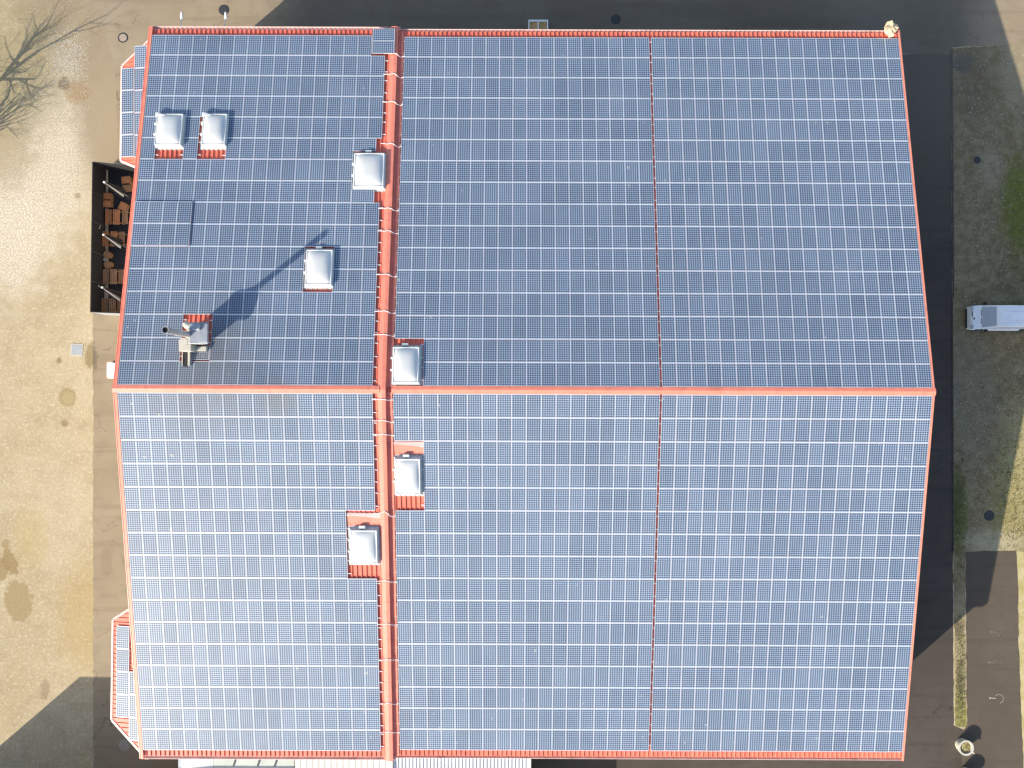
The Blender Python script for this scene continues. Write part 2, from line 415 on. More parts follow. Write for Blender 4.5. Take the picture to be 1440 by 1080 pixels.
cd.sensor_fit = 'HORIZONTAL'; cd.sensor_width = 36; cd.lens = 36*FPX/1440; cd.clip_end = 3000; cd.clip_start = .5
scene.camera = cam
vs = scene.view_settings; vs.view_transform = 'Standard'; vs.look = 'None'; vs.exposure = .86; vs.gamma = 1.0
scene.cycles.filter_width = 1.35
scene.render.resolution_x, scene.render.resolution_y = 1024, 768

# ------------------------------------------------------------------ ground sheets
def ragged(pts, step=.5, amp=.06, closed=True):
    out = []
    n = len(pts)
    for i in range(n):
        a, b = Vector(pts[i][:2]), Vector(pts[(i+1) % n][:2])
        k = max(1, int(min((b-a).length, 60)/step))
        for j in range(k):
            p = a.lerp(b, j/k); t = (b-a).normalized(); q = Vector((-t.y, t.x))
            out.append(p + q*random.uniform(-amp, amp))
    return out
def sheet(name, pts, z, mat, amp=.05, step=.5):
    m = MB(); pts = ragged(pts, step, amp)
    a = sum(pts[i].x*pts[(i+1) % len(pts)].y - pts[(i+1) % len(pts)].x*pts[i].y for i in range(len(pts)))
    if a < 0: pts.reverse()
    m.poly([(p.x, p.y, z) for p in pts])
    return structure(m.build(name, mat))
g = MB(); g.quad((-700, -700, 0), (700, -700, 0), (700, 700, 0), (-700, 700, 0)); structure(g.build('ground', M['sand']))
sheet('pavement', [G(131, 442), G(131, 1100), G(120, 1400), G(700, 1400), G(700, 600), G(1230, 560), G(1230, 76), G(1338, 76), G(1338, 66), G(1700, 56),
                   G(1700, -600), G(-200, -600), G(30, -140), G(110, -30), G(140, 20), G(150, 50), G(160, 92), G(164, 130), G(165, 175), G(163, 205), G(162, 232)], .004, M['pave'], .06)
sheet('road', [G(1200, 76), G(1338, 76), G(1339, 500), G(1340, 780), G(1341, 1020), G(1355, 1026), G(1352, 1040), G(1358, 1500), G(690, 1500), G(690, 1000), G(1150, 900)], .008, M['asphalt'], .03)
sheet('stony_verge', [G(1338, 68), G(1700, 48), G(1700, 770), G(1428, 776), G(1358, 778), G(1357, 870), G(1359, 1022), G(1343, 1022), G(1341, 860), G(1340, 500)], .012, M['plot'], .07, .3)
sheet('car_park', [G(1358, 776), G(1428, 774), G(1431, 800), G(1432, 900), G(1436, 1000), G(1440, 1090), G(1448, 1500), G(1354, 1500), G(1352, 1030), G(1360, 1020), G(1358, 880)], .016, M['parking'], .04)
# low kerb edging the road
kb = MB()
for y0, y1 in ((70, 420), (421, 775)):
    a, b = G(1338, y0), G(1339.5, y1); kb.prism([(a.x, a.y), (b.x, b.y), (b.x+.10, b.y), (a.x+.10, a.y)][::1], -.02, .055)
structure(kb.build('kerb', M['asphalt'], recalc=True))

# parking symbols: a worn wheelchair user, painted three times
def wheelchair(px, py, seg, sc=1.0):
    c = G(px, py); m = MB()
    def stroke(pts, wd):
        for (a, b) in zip(pts, pts[1:]):
            a, b = Vector(a), Vector(b); t = (b-a).normalized(); q = Vector((-t.y, t.x))*wd/2
            a2, b2 = a-t*wd*.3, b+t*wd*.3
            m.poly([(c.x+p.x*sc, c.y+p.y*sc, .021) for p in (a2-q, b2-q, b2+q, a2+q)])
    arc = [(.22+.36*math.cos(R_(a)), -.02+.36*math.sin(R_(a))) for a in range(-150, 136, 15)]
    n = len(arc)
    for i in range(n-1):
        if seg[0] <= i < seg[1] and random.random() < seg[2]: stroke(arc[i:i+2], .06)
    if seg[3]: stroke([(-.46, .03), (-.05, 0)], .07); m.poly([(c.x-.52*sc+.085*math.cos(a*.7854)*sc, c.y+.03*sc+.085*math.sin(a*.7854)*sc, .0215) for a in range(8)])
    if seg[4]: stroke([(-.05, .0), (.05, -.12), (.22, -.36), (.40, -.45)], .055)
    if seg[5]: stroke([(-.25, .13), (-.22, -.06)], .05); stroke([(-.05, .02), (.08, .16)], .05)
    return structure(m.build('parking_symbol', M['mark' if seg[2] == 1.0 else 'mark_faint']))
wheelchair(1402, 889, (4, 19, .8, 1, 1, 0), 1.0)
wheelchair(1399, 932, (8, 14, .5, 1, 0, 1), .95)
wheelchair(1401, 982, (5, 19, 1.0, 1, 0, 0), 1.0)

# loose stones and tufts that nobody could count
def scatter(name, label, cat, mat, fn, n, size, kind='stone'):
    m = MB()
    for _ in range(n):
        p = fn()
        if p is None: continue
        x, y, z = p; s = random.uniform(*size)
        if kind == 'stone':
            h = s*.5; a = random.random()*6
            i = len(m.v)
            for k in range(5):
                w_ = a+k*1.2566; rr = s*random.uniform(.7, 1.1); m.v.append((x+rr*math.cos(w_), y+rr*math.sin(w_), z))
            m.v.append((x, y, z+h))
            for k in range(5): m.f.append((i+k, i+(k+1) % 5, i+5)); m.m.append(0)
        else:
            for _k in range(3):
                a = random.random()*6.28; dx, dy = math.cos(a), math.sin(a); l = s*random.uniform(.5, 1.2)
                i = len(m.v)
                m.v += [(x-dy*.02, y+dx*.02, z), (x+dy*.02, y-dx*.02, z), (x+dx*l, y+dy*l, z+s*random.uniform(.4, 1.0))]
                m.f.append((i, i+1, i+2)); m.m.append(0)
    o = m.build(name, mat); tag(o, label, cat, kind='stuff'); return o
def in_plot():
    px, py = random.uniform(1342, 1480), random.uniform(72, 772)
    p = G(px, py); return (p.x, p.y, .012)
scatter('gravel', 'small pale stones scattered over the shaded verge beside the road', 'stones', M['stone'], in_plot, 1700, (.02, .055))
BL = [((1432, 290), 40, 120), ((1347, 720), 10, 70), ((1425, 700), 30, 110), ((1400, 600), 60, 200), ((1350, 960), 8, 70), ((1435, 420), 30, 130)]
def in_grass():
    (cx, cy), sx, sy = random.choice(BL); px, py = random.gauss(cx, sx*.6), random.gauss(cy, sy*.6)
    if py < 775 and not 1341 < px < 1500: return None
    if py >= 775 and (not 1343 < px < 1357 or py > 1022): return None
    p = G(px, py); return (p.x, p.y, .012)
scatter('grass', 'thin green and yellow grass tufts growing on the stony verge', 'grass', M['blade'], in_grass, 5200, (.07, .16), 'g')
def in_yard():
    r = random.random()
    if r < .35: px, py = random.gauss(96, 16), random.gauss(78, 20)
    elif r < .7: px, py = random.gauss(70, 50), random.gauss(230, 70)
    else: px, py = random.uniform(-20, 128), random.uniform(0, 1080)
    if px > 125: return None
    p = G(px, py); return (p.x, p.y, .0)
scatter('gravel', 'pale loose stones strewn over the sandy yard by the terrace', 'stones', M['stone'], in_yard, 5500, (.018, .05))

# ------------------------------------------------------------------ the hall
hall = thing('factory_hall', 'long low-pitched factory hall with red metal roof carrying a field of solar panels', 'factory hall', (0, 0, 0), flat=True)
def roofpt(X, d, h, up, dl=0.0):
    """point on a roof slope: X along the ridge, d down the slope, h above the module plane"""
    y = d*CS + h*SN; z = ZR + dl - d*SN + h*CS
    return Vector((X, y if up else -y, z))
WX0, WX1, WY = -26.75, 28.1, 26.35
SH = -.17
# walls: a prism under each roof
def wall_prism(x0, x1, dl):
    m = MB(); zt = ZR + dl + SH - .06; ze = zt - WY*TN
    prof = [(-WY, 0.0), (WY, 0.0), (WY, ze), (0, zt), (-WY, ze)]
    m.sweep(prof, [lambda u, w_, x=x: (x, u, w_) for x in (x0, x1)], closed=True)
    return m.build('wall', M['wall'], hall, recalc=True)
wall_prism(WX0, -8.9, DL); wall_prism(-8.898, WX1, 0)
def roof_sheet(x0, x1, dl, up, dend=27.0):
    prof = []; x = x0; p = .333
    while x < x1 - .05:
        prof += [(x, SH), (x+.235, SH), (x+.255, SH+.075), (x+.305, SH+.075), (x+.325, SH)]; x += p
    prof = [q for q in prof if q[0] <= x1] + [(x1, SH)]
    m = MB()
    m.sweep(prof, [lambda u, h, d=d: roofpt(u, d, h, up, dl) for d in (0.0, 9.0, 18.0, dend)])
    m.sweep([(x0, SH-.03), (x1, SH-.03)], [lambda u, h, d=d: roofpt(u, d, h, up, dl) for d in (0.0, dend)])
    return m.build('roof', M['red'], hall)
for up in (True, False):
    roof_sheet(-26.95, -8.86, DL, up); roof_sheet(-8.84, 28.2, 0, up)
# ridge caps in overlapping lengths
def ridge_cap(x0, x1, dl):
    m = MB(); x = x0; k = 0; step = 2.95
    while x < x1 - .01:
        e = min(x+step+.06, x1); h = .012 + (k % 2)*.008
        prof = [(-.262, -.02), (-.262, h), (0, h+.035), (.262, h), (.262, -.02)]
        def fr(u, w_, X):
            up = u >= 0; q = roofpt(X, abs(u), w_, up, dl); return q
        m.sweep(prof, [lambda u, w_, X=X: fr(u, w_, X) for X in (x, e)])
        x += step; k += 1
    return m.build('ridge_cap', M['flash'], hall)
ridge_cap(-27.12, -9.13, DL); ridge_cap(-8.35, 28.36, .0)
# cap over the fire wall between the two roofs
def parapet(up):
    m = MB(); d0, d1 = (0.0, 27.2)
    st = [d0, 9, 18, d1]
    prof = [(-9.42, SH+.055), (-9.28, SH+.055), (-9.27, -.05), (-9.22, -.045), (-9.21, -.015), (-8.97, .012), (-8.74, -.01), (-8.72, -.03), (-8.70, -.40), (-8.52, -.40), (-8.52, -.37)]
    k = 0; d = d0
    while d < d1 - .01:
        e = min(d+3.02, d1); lift = .010*(k % 2)
        m.sweep(prof, [lambda u, h, q=q: roofpt(u, q, h+lift, up, DL) for q in (d, e+.03 if e < d1 else e)])
        d += 3.02; k += 1
    a = [roofpt(u, d1, h, up, DL) for u, h in ((-9.21, -.015), (-8.72, -.03), (-8.70, -.40), (-9.21, -.40))]
    m.poly(a)
    m.build('parapet_cap', M['flash'], hall)
    f = MB()      # low flashing beside the wall foot
    f.sweep([(-8.69, -.11), (-8.45, -.11), (-8.44, -.03), (-8.315, -.03), (-8.30, -.15)], [lambda u, h, d=d: roofpt(u, d, h, up, 0) for d in (0.2, 26.95)])
    f.build('wall_flashing', M['flash'], hall)
for up in (True, False): parapet(up)
# verge trims
def verge(x0, x1, dl, up, lip=0):
    m = MB()
    prof = [(x0, -.35), (x0, -.02), (x0+.045, -.015), (x0+.05, -.06), (x0+.09, -.06), (x0+.10, .02), (x1-.01, .02), (x1, -.06)] if not lip else \
           [(x0, -.10), (x0+.01, .0), (x1-.045, .01), (x1, -.01), (x1, -.35)]
    m.sweep(prof, [lambda u, h, d=d: roofpt(u, d, h, up, dl) for d in (.262, 9, 18, 27.15)])
    m.build('verge_trim', M['flash'], hall)
for up in (True, False):
    verge(-27.10, -26.80, DL, up); verge(28.19, 28.33, 0, up, 1)
# gutters
def gutter(x0, x1, dl, up, off=0.0):
    m = MB(); base = roofpt(0, 26.98+off, SH, up, dl); sg = 1 if up else -1
    prof = [(0, -.02), (0, -.14), (.04, -.17), (.13, -.17), (.165, -.14), (.165, .015), (.20, .015), (.20, -.005), (.185, -.005), (.185, -.16), (.13, -.195), (.03, -.195), (-.02, -.15), (-.02, -.02)]
    m.sweep([(a, b) for a, b in prof], [lambda u, w_, X=X: (X, base.y+sg*u, base.z+w_) for X in (x0, x1)], closed=True)
    m.build('gutter', M['gutter'], hall, recalc=True)
for up in (True, False):
    gutter(-27.0, -8.58, DL, up, .06); gutter(-8.55, 28.2, 0, up)

# ---- bays with their own little red roofs on the terrace-side gable
def bay(y_out0, y_out1, y_in0, y_in1, x_out, zo):
    """hexagonal bay: outer edge between y_out0..y_out1 at x_out, splaying to y_in0..y_in1 at the wall"""
    xi = WX0 + .02; rise = .16
    z = lambda x: zo + (x - x_out)*rise
    out = [(x_out, y_out0), (x_out, y_out1), (xi, y_in1), (xi, y_in0)]
    b = MB(); ins = [(x_out+.2, y_out0+.08), (x_out+.2, y_out1-.08), (xi, y_in1-.2), (xi, y_in0+.2)]
    n = len(ins); i = len(b.v)
    b.v += [(x, y, 0) for x, y in ins] + [(x, y, z(x)-.14) for x, y in ins]
    for k in range(n): b.f.append((i+k, i+(k+1) % n, i+n+(k+1) % n, i+n+k)); b.m.append(0)
    b.f.append((i+4, i+5, i+6, i+7)); b.m.append(0)
    body = b.build('bay', M['wall'], hall, recalc=True)
    r = MB()                                    # ribbed sheet: ribs run from the wall to the outer edge
    y = y_in1 + .1
    def xedge(y):
        if y > y_out0: t = (y - y_out0)/(y_in0 - y_out0); return x_out + max(0, t)*(xi - x_out)
        if y < y_out1: t = (y_out1 - y)/(y_out1 - y_in1); return x_out + max(0, t)*(xi - x_out)
        return x_out
    ys = []
    while y < y_in0 - .05:
        ys += [(y, 0), (y+.25, 0), (y+.265, .05), (y+.31, .05), (y+.325, 0)]; y += .333
    ys = [q for q in ys if y_in1 < q[0] < y_in0]
    for (ya, ha), (yb, hb) in zip(ys, ys[1:]):
        xa, xb = xedge(ya), xedge(yb)
        if xi - min(xa, xb) < .03: continue
        r.quad((xa, ya, z(xa)+ha), (xi, ya, z(xi)+ha), (xi, yb, z(xi)+hb), (xb, yb, z(xb)+hb))
    r.build('bay_roof', M['red'], body, off=(0, 0, 0), recalc=True)
    e = MB()                                    # pale edge trim / gutter all round
    path = [Vector((xi, y_in0, z(xi))), Vector((x_out, y_out0, z(x_out))), Vector((x_out, y_out1, z(x_out))), Vector((xi, y_in1, z(xi)))]
    for a, c in zip(path, path[1:]):
        t = (c-a); t.z = 0; t.normalize(); q = Vector((t.y, -t.x, 0))
        if q.x > 0: q = -q
        wdt = .13
        p = [a+q*-.03+Vector((0,0,-.12)), c+q*-.03+Vector((0,0,-.12)), c+q*wdt+Vector((0,0,-.12)), a+q*wdt+Vector((0,0,-.12)),
             a+q*-.03+Vector((0,0,.05)), c+q*-.03+Vector((0,0,.05)), c+q*wdt+Vector((0,0,.0)), a+q*wdt+Vector((0,0,.0))]
        e.hexa(p)
    e.build('bay_gutter', M['gutter'], body, off=(0, 0, 0), recalc=True)
    return z
BZ = 7.05
def at(px, py, z): return G(px, py, z)
def by(py, z=BZ): return G(175, py, z).y
bz1 = bay(by(93), by(226), by(52), by(247), G(171.5, 150, BZ).x, BZ)
bz2 = bay(by(872), by(1012), by(838), by(1062), G(158.5, 950, BZ).x, BZ)

# ------------------------------------------------------------------ solar modules
random.seed(21)
def panel_parts(wd, ln, mbf, mbg, P, uvs, tones, tone, u=6, v=10, fw=.034):
    """frame into mbf, glass into mbg; P maps local (x, y, z) to space"""
    x, y = wd/2, ln/2; a, b = (x-fw*.5, y-fw) if ln > wd else (x-fw, y-fw*.5)
    for q in (((-x,-y),(x,-y),(a,-b),(-a,-b)), ((x,-y),(x,y),(a,b),(a,-b)), ((x,y),(-x,y),(-a,b),(a,b)), ((-x,y),(-x,-y),(-a,-b),(-a,b))):
        mbf.quad(*[P((c[0], c[1], 0)) for c in q])
    for (c, d) in (((-x,-y),(x,-y)), ((x,-y),(x,y)), ((x,y),(-x,y)), ((-x,y),(-x,-y))):
        mbf.quad(P((c[0], c[1], -.04)), P((d[0], d[1], -.04)), P((d[0], d[1], 0)), P((c[0], c[1], 0)))
    mbg.quad(P((-a,-b,-.004)), P((a,-b,-.004)), P((a,b,-.004)), P((-a,b,-.004)), 1 if mbf is mbg else 0)
    e = .06
    uvs[len(mbg.f)-1] = [(-e,-e),(u+e,-e),(u+e,v+e),(-e,v+e)]; tones[len(mbg.f)-1] = tone
def finish_glass(me, uvs, tones):
    uvl = me.uv_layers.new(name='UVMap'); at_ = me.attributes.new('tone', 'FLOAT', 'FACE')
    for fi, uv in uvs.items():
        p = me.polygons[fi]
        for k, li in enumerate(p.loop_indices): uvl.data[li].uv = uv[k]
        at_.data[fi].value = tones[fi]
W_, L_ = .994, PIT-.014
def panel_mesh(kind, tone, wd=W_, ln=L_):
    f, g2 = MB(), MB(); uv, tn = {}, {}
    land = wd > ln
    panel_parts(wd, ln, f, g2, lambda c: c, uv, tn, tone, *((10, 6) if land else (6, 10)))
    mf = f.mesh('frame', M['alu']); mg = g2.mesh('cell_glass', M['cells']); finish_glass(mg, uv, tn)
    return mf, mg
FRAME, _ = panel_mesh('p', 0); GLASS = [panel_mesh('p', i/7)[1] for i in range(8)]
FRAME_L, _ = panel_mesh('l', 0, 1.618, .985); GLASS_L = [panel_mesh('l', i/3, 1.618, .985)[1] for i in range(4)]
ORD = ['zeroth','first','second','third','fourth','fifth','sixth','seventh','eighth','ninth','tenth','eleventh','twelfth','thirteenth','fourteenth','fifteenth','sixteenth','seventeenth','eighteenth']
def put_panel(X, d, up, dl, label, group, land=False, lift=0.0):
    p = roofpt(X, d, lift, up, dl)
    o = thing('solar_panel', label, 'solar panel', p, ((-S if up else S), 0, 0), group)
    for nm, me in (('frame', FRAME_L if land else FRAME), ('cell_glass', random.choice(GLASS_L if land else GLASS))):
        c = bpy.data.objects.new(nm, me); C.objects.link(c); c.parent = o
    return o
SECT = dict(L=(XL0, XL1, 17, DL), M=(XM0, XM1, 18, 0.0), R=(XR0, XR1, 18, 0.0))
holes = set()
def hole(sec, up, rows, cols):
    for r in rows:
        for c in cols: holes.add((sec, up, r, c))
hole('L', True, (10, 11), (1, 2, 4, 5)); hole('L', True, (4, 5), (12, 13)); hole('L', True, (8, 9, 10), (15, 16))
hole('L', True, (15,), (16,)); hole('L', True, (1, 2), (4, 5)); hole('L', False, (5, 6, 7), (15, 16))
hole('M', True, (0, 1), (0, 1)); hole('M', False, (2, 3, 4), (0, 1))
stuffm = MB(); suv, stn = {}, {}
GROUPS = {'L': 'solar panels on the terrace side of the ridge', 'M': 'solar panels between parapet and seam', 'R': 'solar panels on the van side of the seam'}
NEAR = 3
for sec, (x0, x1, nc, dl) in SECT.items():
    pw = (x1-x0)/nc
    for up in (True, False):
        for r in range(16):
            cols = [c for c in range(nc) if (sec, up, r, c) not in holes]
            for c in cols:
                X = x0 + (c+.5)*pw; d = D0 + (r+.5)*PIT
                raised = sec == 'L' and up and r in (6, 7) and c < 4
                if r < NEAR:
                    k = (cols[::-1].index(c) if sec == 'L' else cols.index(c)) + 1
                    row = f"{ORD[r+1]} row {'above' if up else 'below'} the ridge"
                    if sec == 'L': lab = f"blue solar panel on the terrace-side roof, {row}, {ORD[k]} from the parapet"
                    elif sec == 'M': lab = f"blue solar panel between parapet and seam, {row}, {ORD[k]} from the parapet"
                    else: lab = f"blue solar panel on the van-side roof, {row}, {ORD[k]} from the seam"
                    put_panel(X, d, up, dl, lab, GROUPS[sec])
                else:
                    jit = random.uniform(-.004, .004)
                    def P(q, X=X, d=d, up=up, dl=dl, h=(.10 if raised else 0)+jit):
                        return roofpt(X+q[0], d + (q[1] if up else -q[1]), h+q[2], up, dl)
                    panel_parts(W_, L_, stuffm, stuffm, P, suv, stn, random.random())
# modules on the bay roofs, seen below the verge
def bay_panels(zf, rows):
    for (px, py0, n) in rows:
        for i in range(n):
            y = by(py0) - (i+.5)*1.665; x = G(px, py0 + (i+.5)*31.5, BZ).x
            def P(q, x=x, y=y): X = x+q[0]; return Vector((X, y+q[1], zf(X)+.10+q[2]))
            panel_parts(W_, 1.64, stuffm, stuffm, P, suv, stn, random.random())
bay_panels(bz1, ((181.0, 97, 4), (201, 67, 5)))
bay_panels(bz2, ((175, 879, 4), (194, 942, 3)))
me = stuffm.mesh('solar_panels', [M['alu'], M['cells']]); finish_glass(me, suv, stn)
so_ = bpy.data.objects.new('solar_panels', me); C.objects.link(so_)
tag(so_, 'close rows of blue solar panels covering the roof slopes out towards the eaves', 'solar panels', 'solar field', 'stuff')
# the five modules laid on their side
LG = 'solar panels laid on their side'
xa = XL0 + 15*1.0108 + .815
put_panel(xa, D0+10.70*PIT, True, DL, 'sideways solar panel above the square skylight by the parapet', LG, True)
put_panel(xa, D0+8.31*PIT, True, DL, 'sideways solar panel below the square skylight by the parapet', LG, True)
put_panel(-9.73, D0+15.36*PIT, True, DL, 'lower of two sideways solar panels over the parapet end by the gutter', LG, True, .14)
put_panel(-9.73, D0+15.98*PIT, True, DL, 'upper of two sideways solar panels over the parapet end by the gutter', LG, True, .14)
put_panel(XL0+5.16*1.0108, D0+1.36*PIT, True, DL, 'sideways solar panel between the exhaust unit and the ridge', LG, True)

# mounting rails: one pair under each run of modules, ends showing
rail_mb = MB(); rail_mb.box((-.5, -.022, -.10), (.5, .022, -.043)); RAIL = rail_mb.mesh('mounting_rail', M['rail'])
def rail(xa, xb, d, up, dl):
    o = bpy.data.objects.new('mounting_rail', RAIL); C.objects.link(o)
    o.location = roofpt((xa+xb)/2, d, 0, up, dl); o.rotation_euler = ((-S if up else S), 0, 0); o.scale = (xb-xa, 1, 1)
    tag(o, 'pale aluminium mounting rail whose end sticks out from under a panel row', 'mounting rail', 'mounting rails under the solar panels')
for secs in (('L',), ('M', 'R')):
    for up in (True, False):
        for r in range(16):
            runs = []
            for sec in secs:
                x0, x1, nc, dl = SECT[sec]; pw = (x1-x0)/nc
                for c in range(nc):
                    if (sec, up, r, c) in holes: continue
                    a, b = x0+c*pw, x0+(c+1)*pw
                    if runs and a - runs[-1][1] < .2: runs[-1][1] = b
                    else: runs.append([a, b])
            for a, b in runs:
                for q in (.22, .78):
                    e0 = .10 if a < -26 else .22
                    e1 = .02 if b > 28 else .24
                    rail(a-e0, b+e1, D0+(r+q+random.uniform(-.03, .03))*PIT, up, dl)

# cables laid across the parapet
def cable(py, sag=0.0, x0=-9.66, x1=-8.2, dy=0.0):
    up = py < 548
    # distance down the slope that shows at picture height py
    lo, hi = 0.0, 27.0
    for _ in range(40):
        md = (lo+hi)/2; p = roofpt(-9, md, .15, up, DL); q = (p-CAM); q = CROT.to_matrix().transposed() @ q
        yy = 540 + q.y/q.z*FPX
        if (yy > py) == up: lo = md
        else: hi = md
    d = lo; m = MB(); pts = []
    for X, h, dd in ((x0, .03, 0), (-9.40, .06, .02), (-9.2, .02, .0), (-8.97, .04, -.05), (-8.73, .02, .02), (-8.64, -.06, .10), (-8.45, -.20, .14), (-8.34, -.20, .12), (x1, -.10, .10)):
        pts.append(roofpt(X, d+(dd*(1 if up else -1)*-1)*.7*(1+sag)+random.uniform(-.02, .02), h, up, DL if X > -99 else 0))
    m.tube(pts, .024, 6)
    o = m.build('cable', M['cable'])
    return o
for i, (py, sag) in enumerate(((74, .4), (103, .6), (142, .5), (201, .6), (292, .0), (324, .1), (385, .2), (437, 0), (470, -.5), (562, 0), (592, .3), (611, .2), (722, 2.5), (818, .6), (879, .4), (929, .3), (991, .5), (1031, .6))):
    o = cable(py, sag)
    tag(o, 'thin white cable laid across the red parapet between the panel fields', 'cable', 'white cables over the parapet')

# ------------------------------------------------------------------ skylights
def slope_pos(px, py, up, dl, h=0.0):
    d_ = CROT.to_matrix() @ Vector(((px-720)/FPX, -(py-540)/FPX, -1.0)); sg = 1 if up else -1
    z0 = ZR + dl + h/CS
    t = (z0 - sg*CAM.y*TN - CAM.z)/(d_.z + sg*d_.y*TN)
    return CAM + d_*t
def skylight(rect, up, dl, label, hood=True, flash=False, base=-.16, h=.22, wide=None):
    x0, x1, y0, y1 = rect
    a = slope_pos(x0, y0, up, dl, base+.1); b = slope_pos(x1, y1, up, dl, base+.1)
    wd = (b.x-a.x); ln = abs(a.y-b.y)/CS
    c = (a+b)/2; yc = abs(c.y)
    root = roofpt(c.x, yc/CS, base, up, dl)
    o = thing('skylight', label, 'skylight', root, ((-S if up else S), 0, 0), 'domed skylights set among the solar panels')
    X, Y = wd/2, ln/2; tx, ty = X-.20, Y-.20; hh = h-base
    m = MB()
    m.hexa([(-X-.06,-Y-.06,.0),(X+.06,-Y-.06,.0),(X+.06,Y+.06,.0),(-X-.06,Y+.06,.0),(-X-.06,-Y-.06,.055),(X+.06,-Y-.06,.055),(X+.06,Y+.06,.055),(-X-.06,Y+.06,.055)])
    m.hexa([(-X+.02,-Y+.02,.056),(X-.02,-Y+.02,.056),(X-.02,Y-.02,.056),(-X+.02,Y-.02,.056),(-tx,-ty,hh-.06),(tx,-ty,hh-.06),(tx,ty,hh-.06),(-tx,ty,hh-.06)])
    m.build('curb', M['curb'], o)
    f = MB(); fx, fy = tx+.05, ty+.05; q = .085
    prof = [(0, 0), (0, .085), (q*.5, .10), (q, .085), (q, .02)]
    ring = [(-fx,-fy), (fx,-fy), (fx,fy), (-fx,fy)]
    for u, w_ in prof:
        for k, (rx, ry) in enumerate(ring):
            f.v.append((rx-math.copysign(u, rx), ry-math.copysign(u, ry), hh-.058+w_))
    for k in range(len(prof)-1):
        for j in range(4): f.f.append((k*4+j, k*4+(j+1) % 4, (k+1)*4+(j+1) % 4, (k+1)*4+j)); f.m.append(0)
    f.build('dome_frame', M['frame_white'], o, recalc=True)
    d = MB(); nx = 16; dx, dy = fx-.045, fy-.045
    for j in range(nx+1):
        for i in range(nx+1):
            u, v = -1+2*i/nx, -1+2*j/nx
            hz = (1-abs(u)**2.6)*(1-abs(v)**2.6)
            d.v.append((u*dx, v*dy, hh-.03+.29*hz**.7))
    for j in range(nx):
        for i in range(nx):
            k = j*(nx+1)+i; d.f.append((k, k+1, k+nx+2, k+nx+1)); d.m.append(0)
    d.build('dome', M['dome'], o, smooth=True)
    if hood:
        b2 = MB(); s = 1
        b2.hexa([(-X+.05, Y-.30, hh-.10), (-X+.78, Y-.42, hh-.10), (-X+.78, Y-.24, hh-.10), (-X+.05, Y-.02, hh-.10),
                 (-X+.05, Y-.30, hh+.10), (-X+.78, Y-.42, hh+.08), (-X+.78, Y-.26, hh+.08), (-X+.05, Y-.05, hh+.10)])
        b2.build('opener_hood', M['frame_white'], o, bevel=.02)
    else:
        b2 = MB()
        b2.box((-.32, Y-.06, .10), (.12, Y+.14, .30)); b2.build('hinge_box', M['curb'], o, bevel=.02)
    for sy in ((-Y*.25, Y*.35)):
        h2 = MB(); h2.box((-X-.02, sy-.06, .16), (-X+.16, sy+.06, hh-.02)); h2.build('hinge', M['frame_white'], o)
    if flash:
        s2 = MB()        # saddle sheet that sheds the rain round the curb (ridge side)
        s2.hexa([(-X-.12, Y+.07, .02), (X+.14, Y+.07, .02), (X+.14, Y+.62, .03), (-X-.12, Y+.86, .03), (-X-.12, Y+.07, .05), (X+.14, Y+.07, .05), (X+.14, Y+.60, .09), (-X-.12, Y+.84, .09)])
        s2.hexa([(-X-.12, Y+.865, .06), (X+.14, Y+.625, .06), (X+.14, Y+.97, .045), (-X-.12, Y+1.0, .045), (-X-.12, Y+.845, .115), (X+.14, Y+.605, .115), (X+.14, Y+.97, .06), (-X-.12, Y+1.0, .06)], 1)
        s2.build('saddle_flashing', [M['flash'], M['gutter']], o)
    return o
skylight((221, 259, 160, 209), True, DL, 'white domed skylight nearest the chamfered bay, one panel column from its twin', True)
skylight((286, 321, 160, 209), True, DL, 'white domed skylight of the close pair, on the side away from the bay', True)
skylight((497, 543, 215, 268), True, DL, 'nearly square white skylight touching the red parapet above the ridge', False)
skylight((430, 470, 350, 405), True, DL, 'white domed skylight alone among panels at the tip of the flue shadow', False)
skylight((551, 592, 486, 542), True, 0, 'white domed skylight standing on the ridge cap beside the parapet', False)
skylight((553, 595, 641, 697), False, 0, 'white skylight below the ridge with salmon saddle flashing, on the seam side of parapet', False, True)
skylight((490, 535, 741, 794), False, DL, 'white skylight below the ridge with salmon saddle flashing, on the terrace side of parapet', False, True)

# ------------------------------------------------------------------ exhaust unit with flue
ex = thing('exhaust_unit', 'galvanised rooftop exhaust unit with ducts in a cut-out among the panels', 'exhaust unit', roofpt(-21.2, 3.9, SH, True, DL), flat=True)
def slopebox(m, x0, x1, d0, d1, z0, z1, mi=0):
    """upright box whose foot follows the slope (upper slope)"""
    pts = []
    for zz in (0, 1):
        for X, d in ((x0, d0), (x1, d0), (x1, d1), (x0, d1)):
            p = roofpt(X, d, SH, True, DL); pts.append(Vector((X, p.y, p.z if zz == 0 and z0 <= 0 else ZR+DL+(z0 if zz == 0 else z1))))
    m.hexa(pts, mi)
m = MB(); slopebox(m, -21.95, -20.98, 3.05, 4.35, -1, .50); m.build('base_housing', M['cream'], ex, bevel=.03, recalc=True)
m = MB(); slopebox(m, -21.62, -20.40, 3.05, 4.50, .60, .76); slopebox(m, -21.00, -20.40, 3.15, 4.40, .765, .83); m.build('fan_housing', M['duct'], ex, bevel=.03, recalc=True)
m = MB(); slopebox(m, -21.55, -20.85, 3.95, 4.40, .77, 1.02); m.build('top_cowl', M['duct'], ex, bevel=.05, recalc=True)
m = MB()
pc = Vector((-21.35, 4.25*CS, ZR+DL+.58))
m.tube([pc+Vector((-.62, .12, .02)), pc+Vector((-.45, .0, .14)), pc+Vector((-.2, -.08, .2)), pc+Vector((.0, -.1, .18))], [.22, .24, .22, .16], 14)
m.build('elbow_duct', M['cream'], ex, smooth=True)
m = MB()
